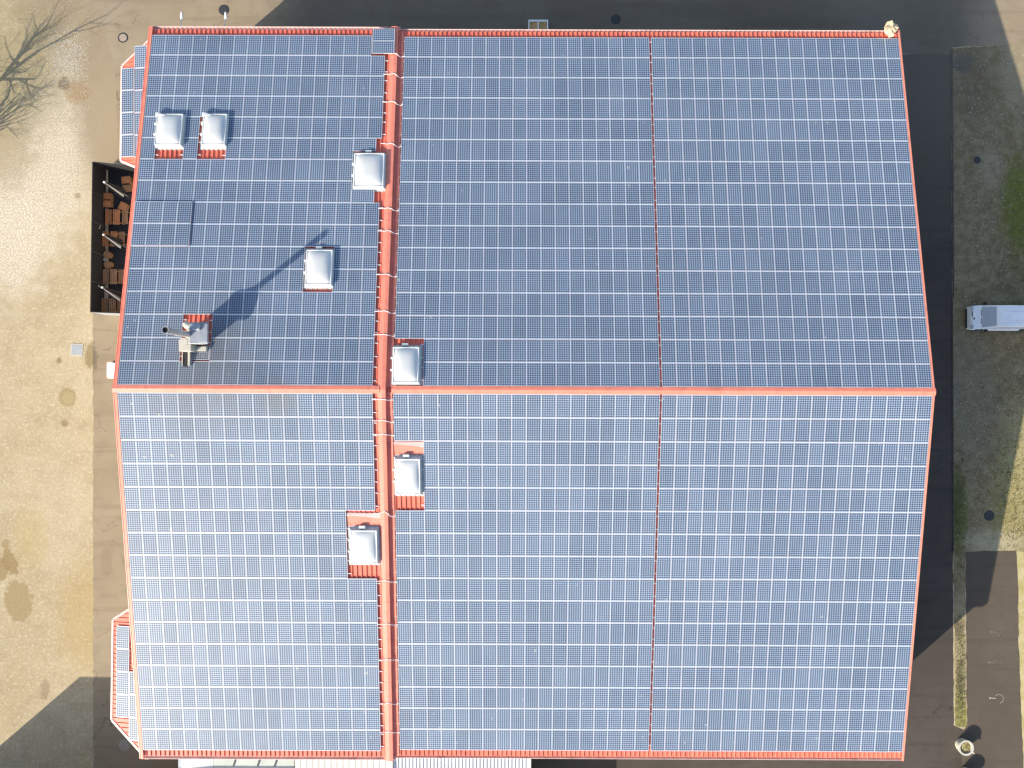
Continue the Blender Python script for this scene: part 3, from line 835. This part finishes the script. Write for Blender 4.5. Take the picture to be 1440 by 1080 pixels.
m.tube([(-22.15, 3.10, ZR+DL-.55), (-22.15, 3.10, ZR+.72)], .30, 16); m.build('drum', M['cream'], ex, smooth=False)
m = MB(); slopebox(m, -22.45, -21.62, 2.55, 3.05, -1, .50); m.build('side_box', M['cream'], ex, bevel=.04, recalc=True)
m = MB(); slopebox(m, -22.42, -22.12, 1.55, 2.55, -1, -.16); m.build('outlet_duct', M['soot'], ex, recalc=True)
m = MB(); slopebox(m, -22.10, -21.96, 1.60, 2.55, -1, -.12); slopebox(m, -22.50, -22.44, 1.60, 2.55, -1, -.12); m.build('duct_cheek', M['cream'], ex, recalc=True)
m = MB(); slopebox(m, -21.95, -20.9, 2.62, 2.94, -1, -.22); m.build('skirt', M['cream'], ex, bevel=.02, recalc=True)
fl = thing('flue_pipe', 'tall stainless flue pipe with sooty open mouth rising beside the exhaust unit', 'flue', (-21.75, 3.6, ZR-.4), flat=True)
m = MB(); fx_, fy_, ft = -21.75, 3.60, ZR+4.27
prof = [(.20, -5.0+.2), (.20, -3.3), (.215, -3.29), (.215, -3.2), (.20, -3.19), (.20, -1.7), (.215, -1.69), (.215, -1.6), (.20, -1.59), (.20, -.14), (.225, -.13), (.225, 0), (.185, 0), (.185, -.5)]
m.lathe(prof, 24, (fx_, fy_, ft)); m.build('pipe', M['steel'], fl, smooth=False)
m = MB(); m.lathe([(.183, -.3), (.183, -.12), (.0, -.119)], 24, (fx_, fy_, ft)); m.build('mouth', M['soot'], fl)
m = MB(); m.lathe([(.23, -3.9), (.23, -3.75), (.20, -3.74)], 20, (fx_, fy_, ft)); m.tube([(fx_, fy_, ft-3.8), (-21.3, 3.85, ZR+.9)], .025, 6); m.build('bracket', M['duct'], fl)

# ------------------------------------------------------------------ small things along the eaves
def wall_lamp(px, label):
    p = G(px, 21, 7.0); y0 = 26.36
    o = thing('wall_lamp', label, 'wall lamp', (p.x, y0, 7.0), group='lamps on arms along the eave', flat=True)
    m = MB(); m.tube([(p.x-.02, y0, 6.8), (p.x-.02, y0+.35, 7.0), (p.x, p.y-.25, 7.05)], .035, 8); m.build('arm', M['frame_white'], o)
    m = MB(); m.hexa([(p.x-.10, p.y-.28, 6.93), (p.x+.16, p.y-.33, 6.93), (p.x+.08, p.y+.22, 6.93), (p.x-.06, p.y+.22, 6.93), (p.x-.08, p.y-.26, 7.07), (p.x+.13, p.y-.3, 7.07), (p.x+.06, p.y+.2, 7.07), (p.x-.05, p.y+.2, 7.07)])
    m.build('lamp_head', M['frame_white'], o, bevel=.02)
    m = MB(); m.box((p.x-.12, y0-.02, 6.65), (p.x+.08, y0+.05, 6.95)); m.build('wall_plate', M['frame_white'], o)
wall_lamp(255, 'white lamp on a thin arm over bare pavement, nearer the hall corner')
wall_lamp(317, 'white lamp on a thin arm just below the black drain cover')
# tan lump on the gutter corner
p = roofpt(27.45, 27.0, .12, True, 0)
m = MB(); random.seed(5)
nu, nv = 12, 7
for j in range(nv+1):
    for i in range(nu):
        th, ph = math.pi*j/nv, 2*math.pi*i/nu
        r = (.42+.10*random.uniform(-1, 1))
        bx = max(abs(math.sin(th)*math.cos(ph+.5)), abs(math.sin(th)*math.sin(ph+.5)), abs(math.cos(th)))
        r = r/(bx**.7)
        m.v.append((r*math.sin(th)*math.cos(ph)*1.05, r*math.sin(th)*math.sin(ph), r*math.cos(th)*.7+.25))
for j in range(nv):
    for i in range(nu): m.f.append((j*nu+i, (j+1)*nu+i, (j+1)*nu+(i+1) % nu, j*nu+(i+1) % nu)); m.m.append(0)
o = m.build('sandbag', M['tan'], recalc=True); o.location = p; tag(o, 'crumpled tan sack lying on the gutter at the hall corner', 'sack')
# white two-bay bin against the shaded wall
p = G(757, 38, .5)
bx = thing('storage_crate', 'white two-compartment crate lined with brown board standing in the shade by the hall', 'crate', (p.x, p.y, 0), flat=True)
x0, x1, y0, y1 = p.x-.82, p.x+.82, p.y-.65, p.y+.62
m = MB()
for a, b in (((x0, y0, 0), (x0+.09, y1, .50)), ((x1-.09, y0, 0), (x1, y1, .50)), ((x0+.09, y1-.14, 0), (x1-.09, y1, .50)), ((x0+.09, y0, 0), (x1-.09, y0+.09, .40))): m.box(a, b)
m.build('crate_wall', M['crate'], bx, bevel=.01)
m = MB(); m.box((p.x-.05, y0+.09, .0), (p.x+.04, y1-.142, .49)); m.build('divider', M['crate'], bx, bevel=.01)
for a, b, t in ((x0+.092, p.x-.052, .12), (p.x+.042, x1-.092, 0)):
    m = MB(); m.hexa([(a, y0+.092, .05), (b, y0+.092, .05), (b, y1-.144, .05), (a, y1-.144, .05), (a, y0+.092, .30), (b, y0+.092, .30+t*.4), (b, y1-.144, .30+t), (a, y1-.144, .30)])
    m.build('board_lining', M['cardboard'], bx)

# manholes
def manhole(px, py, label, r=.34, ring=None, lid=None, z=.004):
    p = G(px, py)
    o = thing('manhole_cover', label, 'manhole cover', (p.x, p.y, z))
    m = MB(); m.lathe([(r*1.35, 0), (r*1.35, .012), (r*1.05, .016), (r*1.05, .006)], 28); m.build('rim', ring or M['iron'], o)
    m = MB(); m.lathe([(r*1.0, .004), (r*1.0, .018), (r*.9, .022), (r*.55, .020), (r*.5, .024)], 28); m.build('cover', lid or M['iron'], o)
manhole(173, 53, 'round pale manhole lid in a dark ring near the chamfered bay', .32, M['iron'], M['lid'])
manhole(315, 14, 'black round drain cover beyond the lamp arm on sunlit pavement', .33)
manhole(866, 27, 'dark round drain cover in the hall shadow beyond the crate', .30)
manhole(175, 1048, 'faint grey round manhole cover in shadow beside the splayed bay', .36, M['soft_lid'], M['soft_lid'])
manhole(1391, 725, 'dark manhole cover in the turf beside the sunlit edge', .32, z=.014)
manhole(1374, 225, 'dark drain cover in the shaded stony turf beyond the van', .22, z=.014)
p = G(108, 492)
o = thing('access_cover', 'square grey steel access cover set in the sandy yard', 'access cover', (p.x, p.y, 0), (0, 0, R_(-3)))
m = MB()
for a, b in (((-.50,-.50,0), (.50,-.42,.03)), ((-.50,.42,0), (.50,.50,.03)), ((-.50,-.419,0), (-.42,.419,.03)), ((.42,-.419,0), (.50,.419,.03))): m.box(a, b)
m.build('cover_frame', M['concrete'], o)
m = MB(); m.box((-.41,-.41,0), (.41,.41,.036)); m.build('cover_plate', M['steelplate'], o, bevel=.008)

# ------------------------------------------------------------------ planters
def planter(px, py, label, spout=True, z=.0):
    p = G(px, py); r, h = .60, .78
    o = thing('planter', label, 'planter', (p.x, p.y, z), (0, 0, R_(-35)), 'round concrete planters by the car park')
    m = MB(); m.lathe([(r*.80, 0), (r*.86, .12), (r, .55), (r*1.04, h-.08), (r*1.04, h), (r*.80, h), (r*.76, h-.30)], 36); m.build('bowl', M['concrete'], o, smooth=False)
    m = MB(); n = 20; random.seed(3)
    for k, rr in enumerate((.77, .55, .3, .02)):
        for j in range(n):
            a = 2*math.pi*j/n; m.v.append((r*rr*math.cos(a), r*rr*math.sin(a), h-.22+(.10 if k else 0)*random.uniform(.3, 1.3)))
    for k in range(3):
        for j in range(n): m.f.append((k*n+j, k*n+(j+1) % n, (k+1)*n+(j+1) % n, (k+1)*n+j)); m.m.append(0)
    for _ in range(260):
        a, rr = random.random()*6.28, r*.70*math.sqrt(random.random()); x, y = rr*math.cos(a), rr*math.sin(a); b = random.random()*6.28; l = random.uniform(.04, .12); i = len(m.v)
        m.v += [(x-.02, y, h-.16), (x+.02, y+.01, h-.16), (x+l*math.cos(b), y+l*math.sin(b), h-.14+random.uniform(.02, .10))]; m.f.append((i, i+1, i+2)); m.m.append(0)
    m.build('planting', M['moss'], o)
    if spout:
        m = MB(); m.hexa([(r*.95, -.09, h-.14), (r*1.35, -.03, h-.05), (r*1.35, .03, h-.05), (r*.95, .09, h-.14), (r*.95, -.09, h-.06), (r*1.35, -.03, h-.02), (r*1.35, .03, h-.02), (r*.95, .09, h-.06)])
        m.build('lip', M['concrete'], o)
    return o
planter(1351, 1046, 'pale round concrete planter with dry planting at the car park corner')
planter(1356, 1087, 'second round concrete planter, only its shadow reaching into the picture', False)

# ------------------------------------------------------------------ vehicles
def vehicle(name, label, cat, loc, rz, prof, width, taper, wheels, wheel_r, glazing, extras, nose_round=.12):
    """prof: side outline, nose first: (x, z). width at the waist; taper narrows towards the roof"""
    o = thing(name, label, cat, loc, (0, 0, rz))
    zt = max(z for x, z in prof); L = max(x for x, z in prof)
    def half(x, z):
        w_ = width/2
        if z > .95: w_ -= taper*(z-.95)/(zt-.95)
        e = min(x, L-x); 
        if e < .5: w_ -= nose_round*(1-e/.5)**2
        return w_
    m = MB(); n = len(prof); i = 0
    ws = (-1, -.94, .94, 1)
    for q, k in zip(ws, range(4)):
        for x, z in prof:
            sh = .05 if abs(q) == 1 else 0
            zz = z-sh if z > .5 else z+sh*.5
            m.v.append((x, half(x, z)*q, zz))
    for k in range(3):
        for j in range(n): m.f.append((k*n+j, k*n+(j+1) % n, (k+1)*n+(j+1) % n, (k+1)*n+j)); m.m.append(0)
    m.f.append(tuple(range(n))); m.m.append(0); m.f.append(tuple(3*n+j for j in reversed(range(n)))); m.m.append(0)
    m.build('body', M['white_paint'], o, recalc=True)
    def zon(x):
        best = 0
        for (xa, za), (xb, zb) in zip(prof, prof[1:]):
            if min(xa, xb) <= x <= max(xa, xb) and abs(xb-xa) > 1e-6: best = max(best, za+(zb-za)*(x-xa)/(xb-xa))
        return best
    for nm, xa, xb, fa, fb in glazing:          # windscreens lying on the outline
        za, zb = zon(xa), zon(xb); t = Vector((xb-xa, 0, zb-za)).normalized(); nn = Vector((-t.z, 0, t.x))
        if nn.z < 0: nn = -nn
        g_ = MB(); ya, yb = half(xa, za)*fa, half(xb, zb)*fb
        pts = [Vector((xa, -ya, za)), Vector((xa, ya, za)), Vector((xb, yb, zb)), Vector((xb, -yb, zb))]
        g_.hexa([q-nn*.02 for q in pts]+[q+nn*.012 for q in pts]); g_.build(nm, M['glass_dark'], o, recalc=True)
    for x in wheels:
        for s in (-1, 1):
            wh = MB(); y = s*(width/2-.10)
            wh.tube([(x, y-.11, wheel_r), (x, y+.11, wheel_r)], wheel_r, 20); w0 = wh.build('wheel', M['tyre'], o)
            rm = MB(); rm.tube([(x, y+s*.10, wheel_r), (x, y+s*.118, wheel_r)], wheel_r*.6, 14); rm.build('rim', M['duct'], w0)
    for nm, mat, boxes in extras:
        for lo, hi in boxes:
            e_ = MB(); e_.box(lo, hi); e_.build(nm, M[mat], o, bevel=.015)
    return o
p = G(1364.5, 446.5, 1.0); hw = 1.0
vprof = [(.03, .30), (.0, .55), (.05, .92), (.16, 1.08), (.62, 1.22), (.74, 1.30), (1.50, 2.08), (1.62, 2.18), (1.85, 2.26), (5.6, 2.30), (5.82, 2.2), (5.92, 1.2), (5.92, .35), (4.2, .28), (1.2, .28)]
vehicle('delivery_van', 'white panel van parked in the hall shadow on the stony turf', 'van', (p.x, p.y, .01), 0, vprof, 2.02, .14, (1.05, 4.75), .34,
        (('windscreen', .76, 1.49, .86, .84),),
        (('headlight', 'lamp_glass', [((.06, .62, .78), (.42, .93, 1.10)), ((.06, -.93, .78), (.42, -.62, 1.10))]),
         ('mirror', 'black', [((.92, 1.00, 1.22), (1.12, 1.20, 1.50)), ((.92, -1.20, 1.22), (1.12, -1.00, 1.50))]),
         ('wiper', 'black', [((.70, .12, 1.275), (.735, .62, 1.315)), ((.70, -.55, 1.275), (.735, -.06, 1.315))]),
         ('grille', 'black', [((.10, .08, 1.0), (.19, .56, 1.075)), ((.20, -.18, 1.06), (.30, .0, 1.13))]),
         ('bumper', 'black', [((-.03, -.80, .34), (.10, .80, .55))]),
         ('roof_rib', 'white_paint', [((2.0, y-.03, 2.25), (5.5, y+.03, 2.31)) for y in (-.62, -.3, .3, .62)]),
         ('roof_hatch', 'white_paint', [((2.5, -.33, 2.25), (4.05, .33, 2.315))])), .10)
p = G(150.5, 520.5, .7)
cprof = [(.02, .30), (.0, .50), (.03, .78), (.10, .92), (.22, .98), (.75, 1.42), (.95, 1.48), (2.2, 1.47), (2.85, 1.0), (3.55, .86), (3.66, .6), (3.64, .30), (2.6, .22), (1.0, .22)]
vehicle('small_car', 'white small car parked beside the gable, only its rounded tail showing', 'car', (p.x, p.y, .005), 0, cprof, 1.56, .2, (.62, 2.95), .29,
        (('rear_window', .25, .72, .80, .78), ('windscreen', 2.24, 2.82, .80, .86)),
        (('tail_light', 'red', [((-.01, .52, .62), (.06, .68, .84)), ((-.01, -.68, .62), (.06, -.52, .84))]),
         ('bumper_seam', 'black', [((.085, -.58, .905), (.11, .58, .93))])), .30)

# ------------------------------------------------------------------ terrace behind its screen
TX0, TY0, TY1, TX1 = G(148, 340).x, G(150, 443).y, G(150, 238).y, -26.8
m = MB(); m.box((TX0-.05, TY0, -.05), (TX1, TY1, .06)); structure(m.build('terrace', M['terrace']))
fe = thing('privacy_fence', 'dark screened fence with grey corrugated outside enclosing the beer terrace', 'fence', (TX0, (TY0+TY1)/2, 0), flat=True)
FH = 2.15
def corr(a, b, side):
    a, b = Vector(a), Vector(b); L = (b-a).length; t = (b-a)/L; q = Vector((-t.y, t.x, 0))*side
    m = MB(); k = int(L/.10); pr = []
    for i in range(k+1): pr.append((L*i/k, .03 if i % 2 else .0))
    m.sweep(pr, [lambda u, w_, z=z: tuple(a+t*u+q*w_+Vector((0,0,z))) for z in (.03, FH-.02)])
    m.build('cladding', M['corr'], fe, recalc=True)
    s = MB(); nn = -q*.015; s.hexa([a+nn+Vector((0,0,.062)), b+nn+Vector((0,0,.062)), b-q*.05+Vector((0,0,.062)), a-q*.05+Vector((0,0,.062)),
                                   a+nn+Vector((0,0,FH-.05)), b+nn+Vector((0,0,FH-.05)), b-q*.05+Vector((0,0,FH-.05)), a-q*.05+Vector((0,0,FH-.05))])
    s.build('screen', M['screen'], fe, recalc=True)
corr((TX0, TY0, 0), (TX0, TY1, 0), 1)
corr((TX0+.06, TY0-.0, 0), (TX1, TY0-.25, 0), -1)
corr((TX0+.06, TY1+.0, 0), (TX1, TY1-.75, 0), 1)
for i in range(6):
    y = TY0 + .06 + (TY1-TY0-.12)*i/5
    m = MB(); m.box((TX0+.07, y-.04, .06), (TX0+.14, y+.04, FH-.10)); m.build('post', M['beam'], fe)
# wires tying the screen
for px, py in ((131, 318), (137, 321), (131, 403), (137, 402)):
    q = G(px, py, 1.0); m = MB(); m.box((TX0+.06, q.y-.05, .9+.1*(px > 133)), (TX0+.085, q.y+.05, 1.0+.1*(px > 133))); m.build('clip', M['frame_white'], fe)
m = MB(); a = G(149.5, 240); b = G(146, 441)
m.hexa([(a.x-.22, a.y, .06), (a.x+.18, a.y, .06), (b.x+.42, b.y, .06), (b.x+.06, b.y, .06), (a.x-.22, a.y, .10), (a.x+.18, a.y, .10), (b.x+.42, b.y, .10), (b.x+.06, b.y, .10)])
o = m.build('timber_edging', M['plank'], recalc=True); tag(o, 'long pale timber board running along the inner foot of the fence', 'board')

def slatted(name, label, cat, cx, cy, wd, ln, h, slats, wood, group, rz=0.0):
    o = thing(name, label, cat, (cx, cy, .06), (0, 0, rz), group)
    m = MB(); sw = wd/slats
    for i in range(slats): m.box((-wd/2+i*sw+.016, -ln/2+random.uniform(0, .012), h-.035), (-wd/2+(i+1)*sw-.016, ln/2-random.uniform(0, .012), h+random.uniform(-.003, .003)))
    m.build('tabletop' if 'table' in name else 'seat', wood, o)
    for y in (-ln/2+.18, ln/2-.18):
        for s in (-1, 1):
            l = MB(); x = s*(wd/2-.07); l.hexa([(x-.03+s*.03, y-.03, 0), (x+.03+s*.03, y-.03, 0), (x+.03+s*.03, y+.03, 0), (x-.03+s*.03, y+.03, 0), (x-.03, y-.03, h-.036), (x+.03, y-.03, h-.036), (x+.03, y+.03, h-.036), (x-.03, y+.03, h-.036)])
            l.build('leg', wood, o)
        b = MB(); b.box((-wd/2+.05, y-.02, h-.11), (wd/2-.05, y+.02, h-.037)); b.build('crossbar', wood, o)
    return o
random.seed(11)
def P2(px, py, h): return G(px, py, h+.06)
sets = [('orange', 'wood_orange_lit', 305, 152.5, 163.5, 175.5, 'the boxy stools'), ('bright', 'wood_orange_lit', 336, 148, 160, 171, 'the middle parasol'),
        ('brown', 'wood_old', 389, 149, 159.5, 170.5, 'the six-sided stools'), ('dark brown', 'wood_old', 430, 146.5, 158, 168.5, 'the fence end')]
for col, wood, py, b1, tb, b2, nr in sets:
    h = .46; a = P2(b1, py, h); slatted('wooden_bench', f'{col} slatted wooden bench on the fence side of the table by {nr}', 'bench', a.x, a.y, .55, 1.25, h, 3, M[wood], 'slatted benches on the terrace')
    h = .74; a = P2(tb, py, h); slatted('wooden_table', f'{col} slatted wooden table by {nr} on the dark terrace', 'table', a.x, a.y, .58, 1.27, h, 4, M[wood], 'slatted tables on the terrace')
    h = .46; a = P2(b2, py, h); slatted('wooden_bench', f'{col} slatted wooden bench on the hall side of the table by {nr}', 'bench', a.x, a.y, .50, 1.22, h, 3, M['wood_old'], 'slatted benches on the terrace')
def stool(px, py, rz, label, wood, six=False, wd=.62):
    h = .45; a = P2(px, py, h); n = 6 if six else 4
    o = thing('wooden_stool', label, 'stool', (a.x, a.y, .06), (0, 0, rz), 'block stools on the terrace')
    r = wd/2*(1.05 if six else 1.38); off = 0 if six else math.pi/4
    pts = [(r*math.cos(off+2*math.pi*k/n), r*math.sin(off+2*math.pi*k/n)) for k in range(n)]
    m = MB(); m.prism(pts, .0, h-.045); m.build('body', M['wood_old'], o)
    m = MB(); m.prism([(x*1.06, y*1.06) for x, y in pts], h-.044, h); m.build('seat', wood, o, bevel=.01)
stool(150.5, 276.5, 0, 'upper of two orange square stools side by side on the pale board', M['wood_orange_lit'])
stool(150.5, 285.5, 0, 'lower of two orange square stools side by side on the pale board', M['wood_orange_lit'])
stool(172.5, 290, R_(-25), 'tilted square stool standing alone between parasol and orange table', M['wood_orange_lit'])
stool(177, 254, R_(8), 'orange square stool tucked beneath the chamfered bay corner', M['wood_orange_lit'], wd=.70)
stool(177.5, 263, R_(4), 'dark brown square stool just below the one at the bay corner', M['wood_old'], wd=.60)
stool(150, 358, R_(15), 'six-sided stool above the small white ashtray', M['wood_old'], True)
stool(151, 372, R_(40), 'six-sided stool below the small white ashtray', M['wood_old'], True)
a = G(148.5, 365, .3); m = MB(); m.lathe([(.13, 0), (.16, .22), (.17, .25), (.13, .25), (.12, .12)], 16, (a.x, a.y, .10)); o = m.build('ashtray', M['frame_white']); tag(o, 'small white standing ashtray between the two six-sided stools', 'ashtray')

def parasol(tip, foot, h, label, rz=0):
    t = G(*tip, h); f = G(*foot, .06)
    o = thing('parasol', label, 'parasol', (f.x, f.y, .06), group='closed parasols on the terrace', flat=True)
    m = MB(); m.tube([(f.x, f.y, .06), tuple(t)], .032, 10); m.build('pole', M['frame_white'], o, smooth=True)
    ax = (t-f).normalized(); top = t - ax*.08; L = (t-f).length*.70
    s = ax.cross(Vector((0, 0, 1))).normalized() if abs(ax.z) < .999 else Vector((1, 0, 0)); u = s.cross(ax)
    m = MB(); n = 16; st = [(0, .03), (.12, .10), (.45, .20), (.8, .30), (1.0, .34)]
    for k, (q, r) in enumerate(st):
        for j in range(n):
            a_ = 2*math.pi*j/n; rr = r*(1.25 if j % 2 else .6)
            m.v.append(tuple(top-ax*(q*L)+(s*math.cos(a_)+u*math.sin(a_))*rr))
    for k in range(len(st)-1):
        for j in range(n): m.f.append((k*n+j, (k+1)*n+j, (k+1)*n+(j+1) % n, k*n+(j+1) % n)); m.m.append(1 if j % 4 == 0 else 0)  # pale folds: sunlit fabric ridges painted into the canvas colour
    m.build('canopy', [M['canvas'], M['canvas_lit']], o, recalc=True)
    m = MB(); m.lathe([(.0, -.02), (.09, 0), (.09, .08), (.05, .13)], 14, tuple(t-Vector((0, 0, .06)))); m.build('finial', M['frame_white'], o)
    m = MB(); m.box((f.x-.28, f.y-.28, .061), (f.x+.28, f.y+.28, .13)); m.build('foot', M['iron'], o, bevel=.02)
parasol((146.5, 256), (181, 277), 3.0, 'closed dark parasol leaning over beside the boxy stools')
parasol((145.5, 330), (177, 348), 2.9, 'closed dark parasol leaning over the bright slatted table')
parasol((143.5, 404), (177, 422), 2.9, 'closed dark parasol leaning over near the fence end')

# ------------------------------------------------------------------ low buildings along the far eave
an = thing('workshop_annex', 'low annex with white ribbed sheet roof tucked under the long eave', 'annex', (-8, -32, 0), flat=True)
def zx(px, z=4.6): return G(px, 1075, z).x
def annex_roof(px0, px1, pitch, h, mat, z=4.6, dz=0.0):
    x0, x1 = zx(px0), zx(px1); m = MB(); prof = []; x = x0
    while x < x1-.02:
        prof += [(x, 0), (x+pitch*.55, 0), (x+pitch*.62, h), (x+pitch*.92, h), (x+pitch, 0)]; x += pitch
    m.sweep([(u, w_) for u, w_ in prof], [lambda u, w_, y=y, zz=zz: (u, y, zz+w_) for y, zz in ((-26.45, z+.35), (-38, z-.4))])
    m.sweep([(x0, -.03), (x, -.03)], [lambda u, w_, y=y, zz=zz: (u, y, zz+w_) for y, zz in ((-26.45, z+.35), (-38, z-.4))])
    m.build('roof', mat, an)
    b = MB(); b.box((x0+.1, -37.7, 0), (x1-.1, -26.5, z-.6)); b.build('wall', M['wall'], an)
    t = MB(); t.box((x-.02, -38, z-.42), (x+.12, -26.45, z+.42)); t.build('verge_trim', M['roof_white'], an)
annex_roof(416, 551, .46, .035, M['roof_white'])
annex_roof(551, 744, .27, .06, M['roof_grey'], 4.6)
cn = thing('entrance_canopy', 'flat pale canopy with dark raking bars and an upturned white end', 'canopy', (-21, -29, 0), flat=True)
m = MB(); x0, x1 = zx(300, 4.2), zx(414, 4.2); m.box((x0, -31.5, 4.12), (x1, -26.5, 4.2)); m.build('sheet', M['poly'], cn)
for px in (338, 372, 396):
    x = zx(px, 4.2); m = MB(); m.hexa([(x-.6, -29, 4.201), (x-.5, -29, 4.201), (x+.28, -26.6, 4.201), (x+.18, -26.6, 4.201), (x-.6, -29, 4.26), (x-.5, -29, 4.26), (x+.28, -26.6, 4.26), (x+.18, -26.6, 4.26)]); m.build('bar', M['beam'], cn)
m = MB(); x = zx(366, 4.2); m.box((x-.16, -27.9, 4.2), (x+.16, -27.1, 4.75)); m.build('vent_box', M['duct'], cn, bevel=.02)
m = MB(); xa, xb = zx(256, 4.2), zx(300, 4.2); m.hexa([(xa, -30.5, 4.1), (xb-.02, -31.4, 4.1), (xb-.02, -26.9, 4.1), (xa, -27.0, 4.1), (xa, -30.5, 4.35), (xb-.02, -31.4, 4.2), (xb-.02, -26.9, 4.2), (xa, -27.0, 4.35)]); m.build('end_panel', M['frame_white'], cn)
m = MB(); m.box((xa-.25, -30.5, 3.7), (xa-.02, -26.95, 4.3)); m.build('end_fascia', M['duct'], cn)
for x in (xa+.2, x1-.2):
    m = MB(); m.box((x-.06, -31.2, 0), (x+.06, -31.08, 4.12)); m.build('post', M['beam'], cn)
# store whose corner throws the shadow over the yard
q = G(112, 952); hb = 6.0; back = hb/math.tan(SUN_EL)
cx, cy = q.x - back*math.cos(SUN_AZ), q.y - back*math.sin(SUN_AZ)
stb = thing('store_building', 'plain store building beyond the picture whose corner shadow crosses the sandy yard', 'building', (cx, cy, 0), flat=True)
m = MB(); m.box((cx, cy-12, 0), (cx+27, cy, hb-.15)); m.build('wall', M['wall'], stb)
m = MB(); m.box((cx-.02, cy-12.2, hb-.148), (cx+27.2, cy+.02, hb)); m.build('roof', M['roof_white'], stb)

# ------------------------------------------------------------------ bare trees beyond the yard
def bare_tree(px, py, h, label, seed, spread=1.0):
    random.seed(seed); b = G(px, py)
    o = thing('bare_tree', label, 'tree', (b.x, b.y, 0), group='bare trees beyond the sandy yard')
    tm, bm = MB(), MB()
    def grow(p, d, L, r, lvl):
        n = 4; pts = [p]; rad = [r]; q = p.copy(); dd = d.copy()
        for i in range(n):
            dd = (dd + Vector((random.uniform(-1, 1), random.uniform(-1, 1), random.uniform(-.3, .6)))*.16).normalized()
            q = q + dd*(L/n); pts.append(q.copy()); rad.append(r*(1-.55*(i+1)/n))
        (tm if lvl == 0 else bm).tube(pts, rad, 8 if lvl < 2 else (5 if lvl < 3 else 3), cap=False)
        if lvl >= 5: return
        kids = (6, 4, 4, 3, 3)[lvl]
        for k in range(kids):
            t = random.uniform(.35, 1.0) if k else 1.0
            i = min(n, max(1, int(t*n))); base = pts[i]
            ang = random.uniform(R_(24), R_(62)); az = random.random()*6.28
            side = dd.orthogonal().normalized(); side = (Matrix.Rotation(az, 3, dd) @ side)
            nd = (dd*math.cos(ang) + side*math.sin(ang)*spread + Vector((0, 0, .08))).normalized()
            grow(base, nd, L*random.uniform(.55, .78), rad[i]*random.uniform(.55, .75), lvl+1)
    grow(Vector((0, 0, 0)), Vector((random.uniform(-.08, .08), random.uniform(-.08, .08), 1)), h*.28, h*.0135, 0)
    tm.build('trunk', M['bark'], o, smooth=True); bm.build('crown', M['bark'], o, smooth=True)
bare_tree(-48, 152, 16, 'bare winter tree outside the yard, its twig shadows reaching the pavement', 4)
bare_tree(-78, 235, 15, 'second bare winter tree outside the yard, shading the olive ground', 9, 1.1)

for o in list(bpy.data.objects):
    if '_flat' in o: del o['_flat']
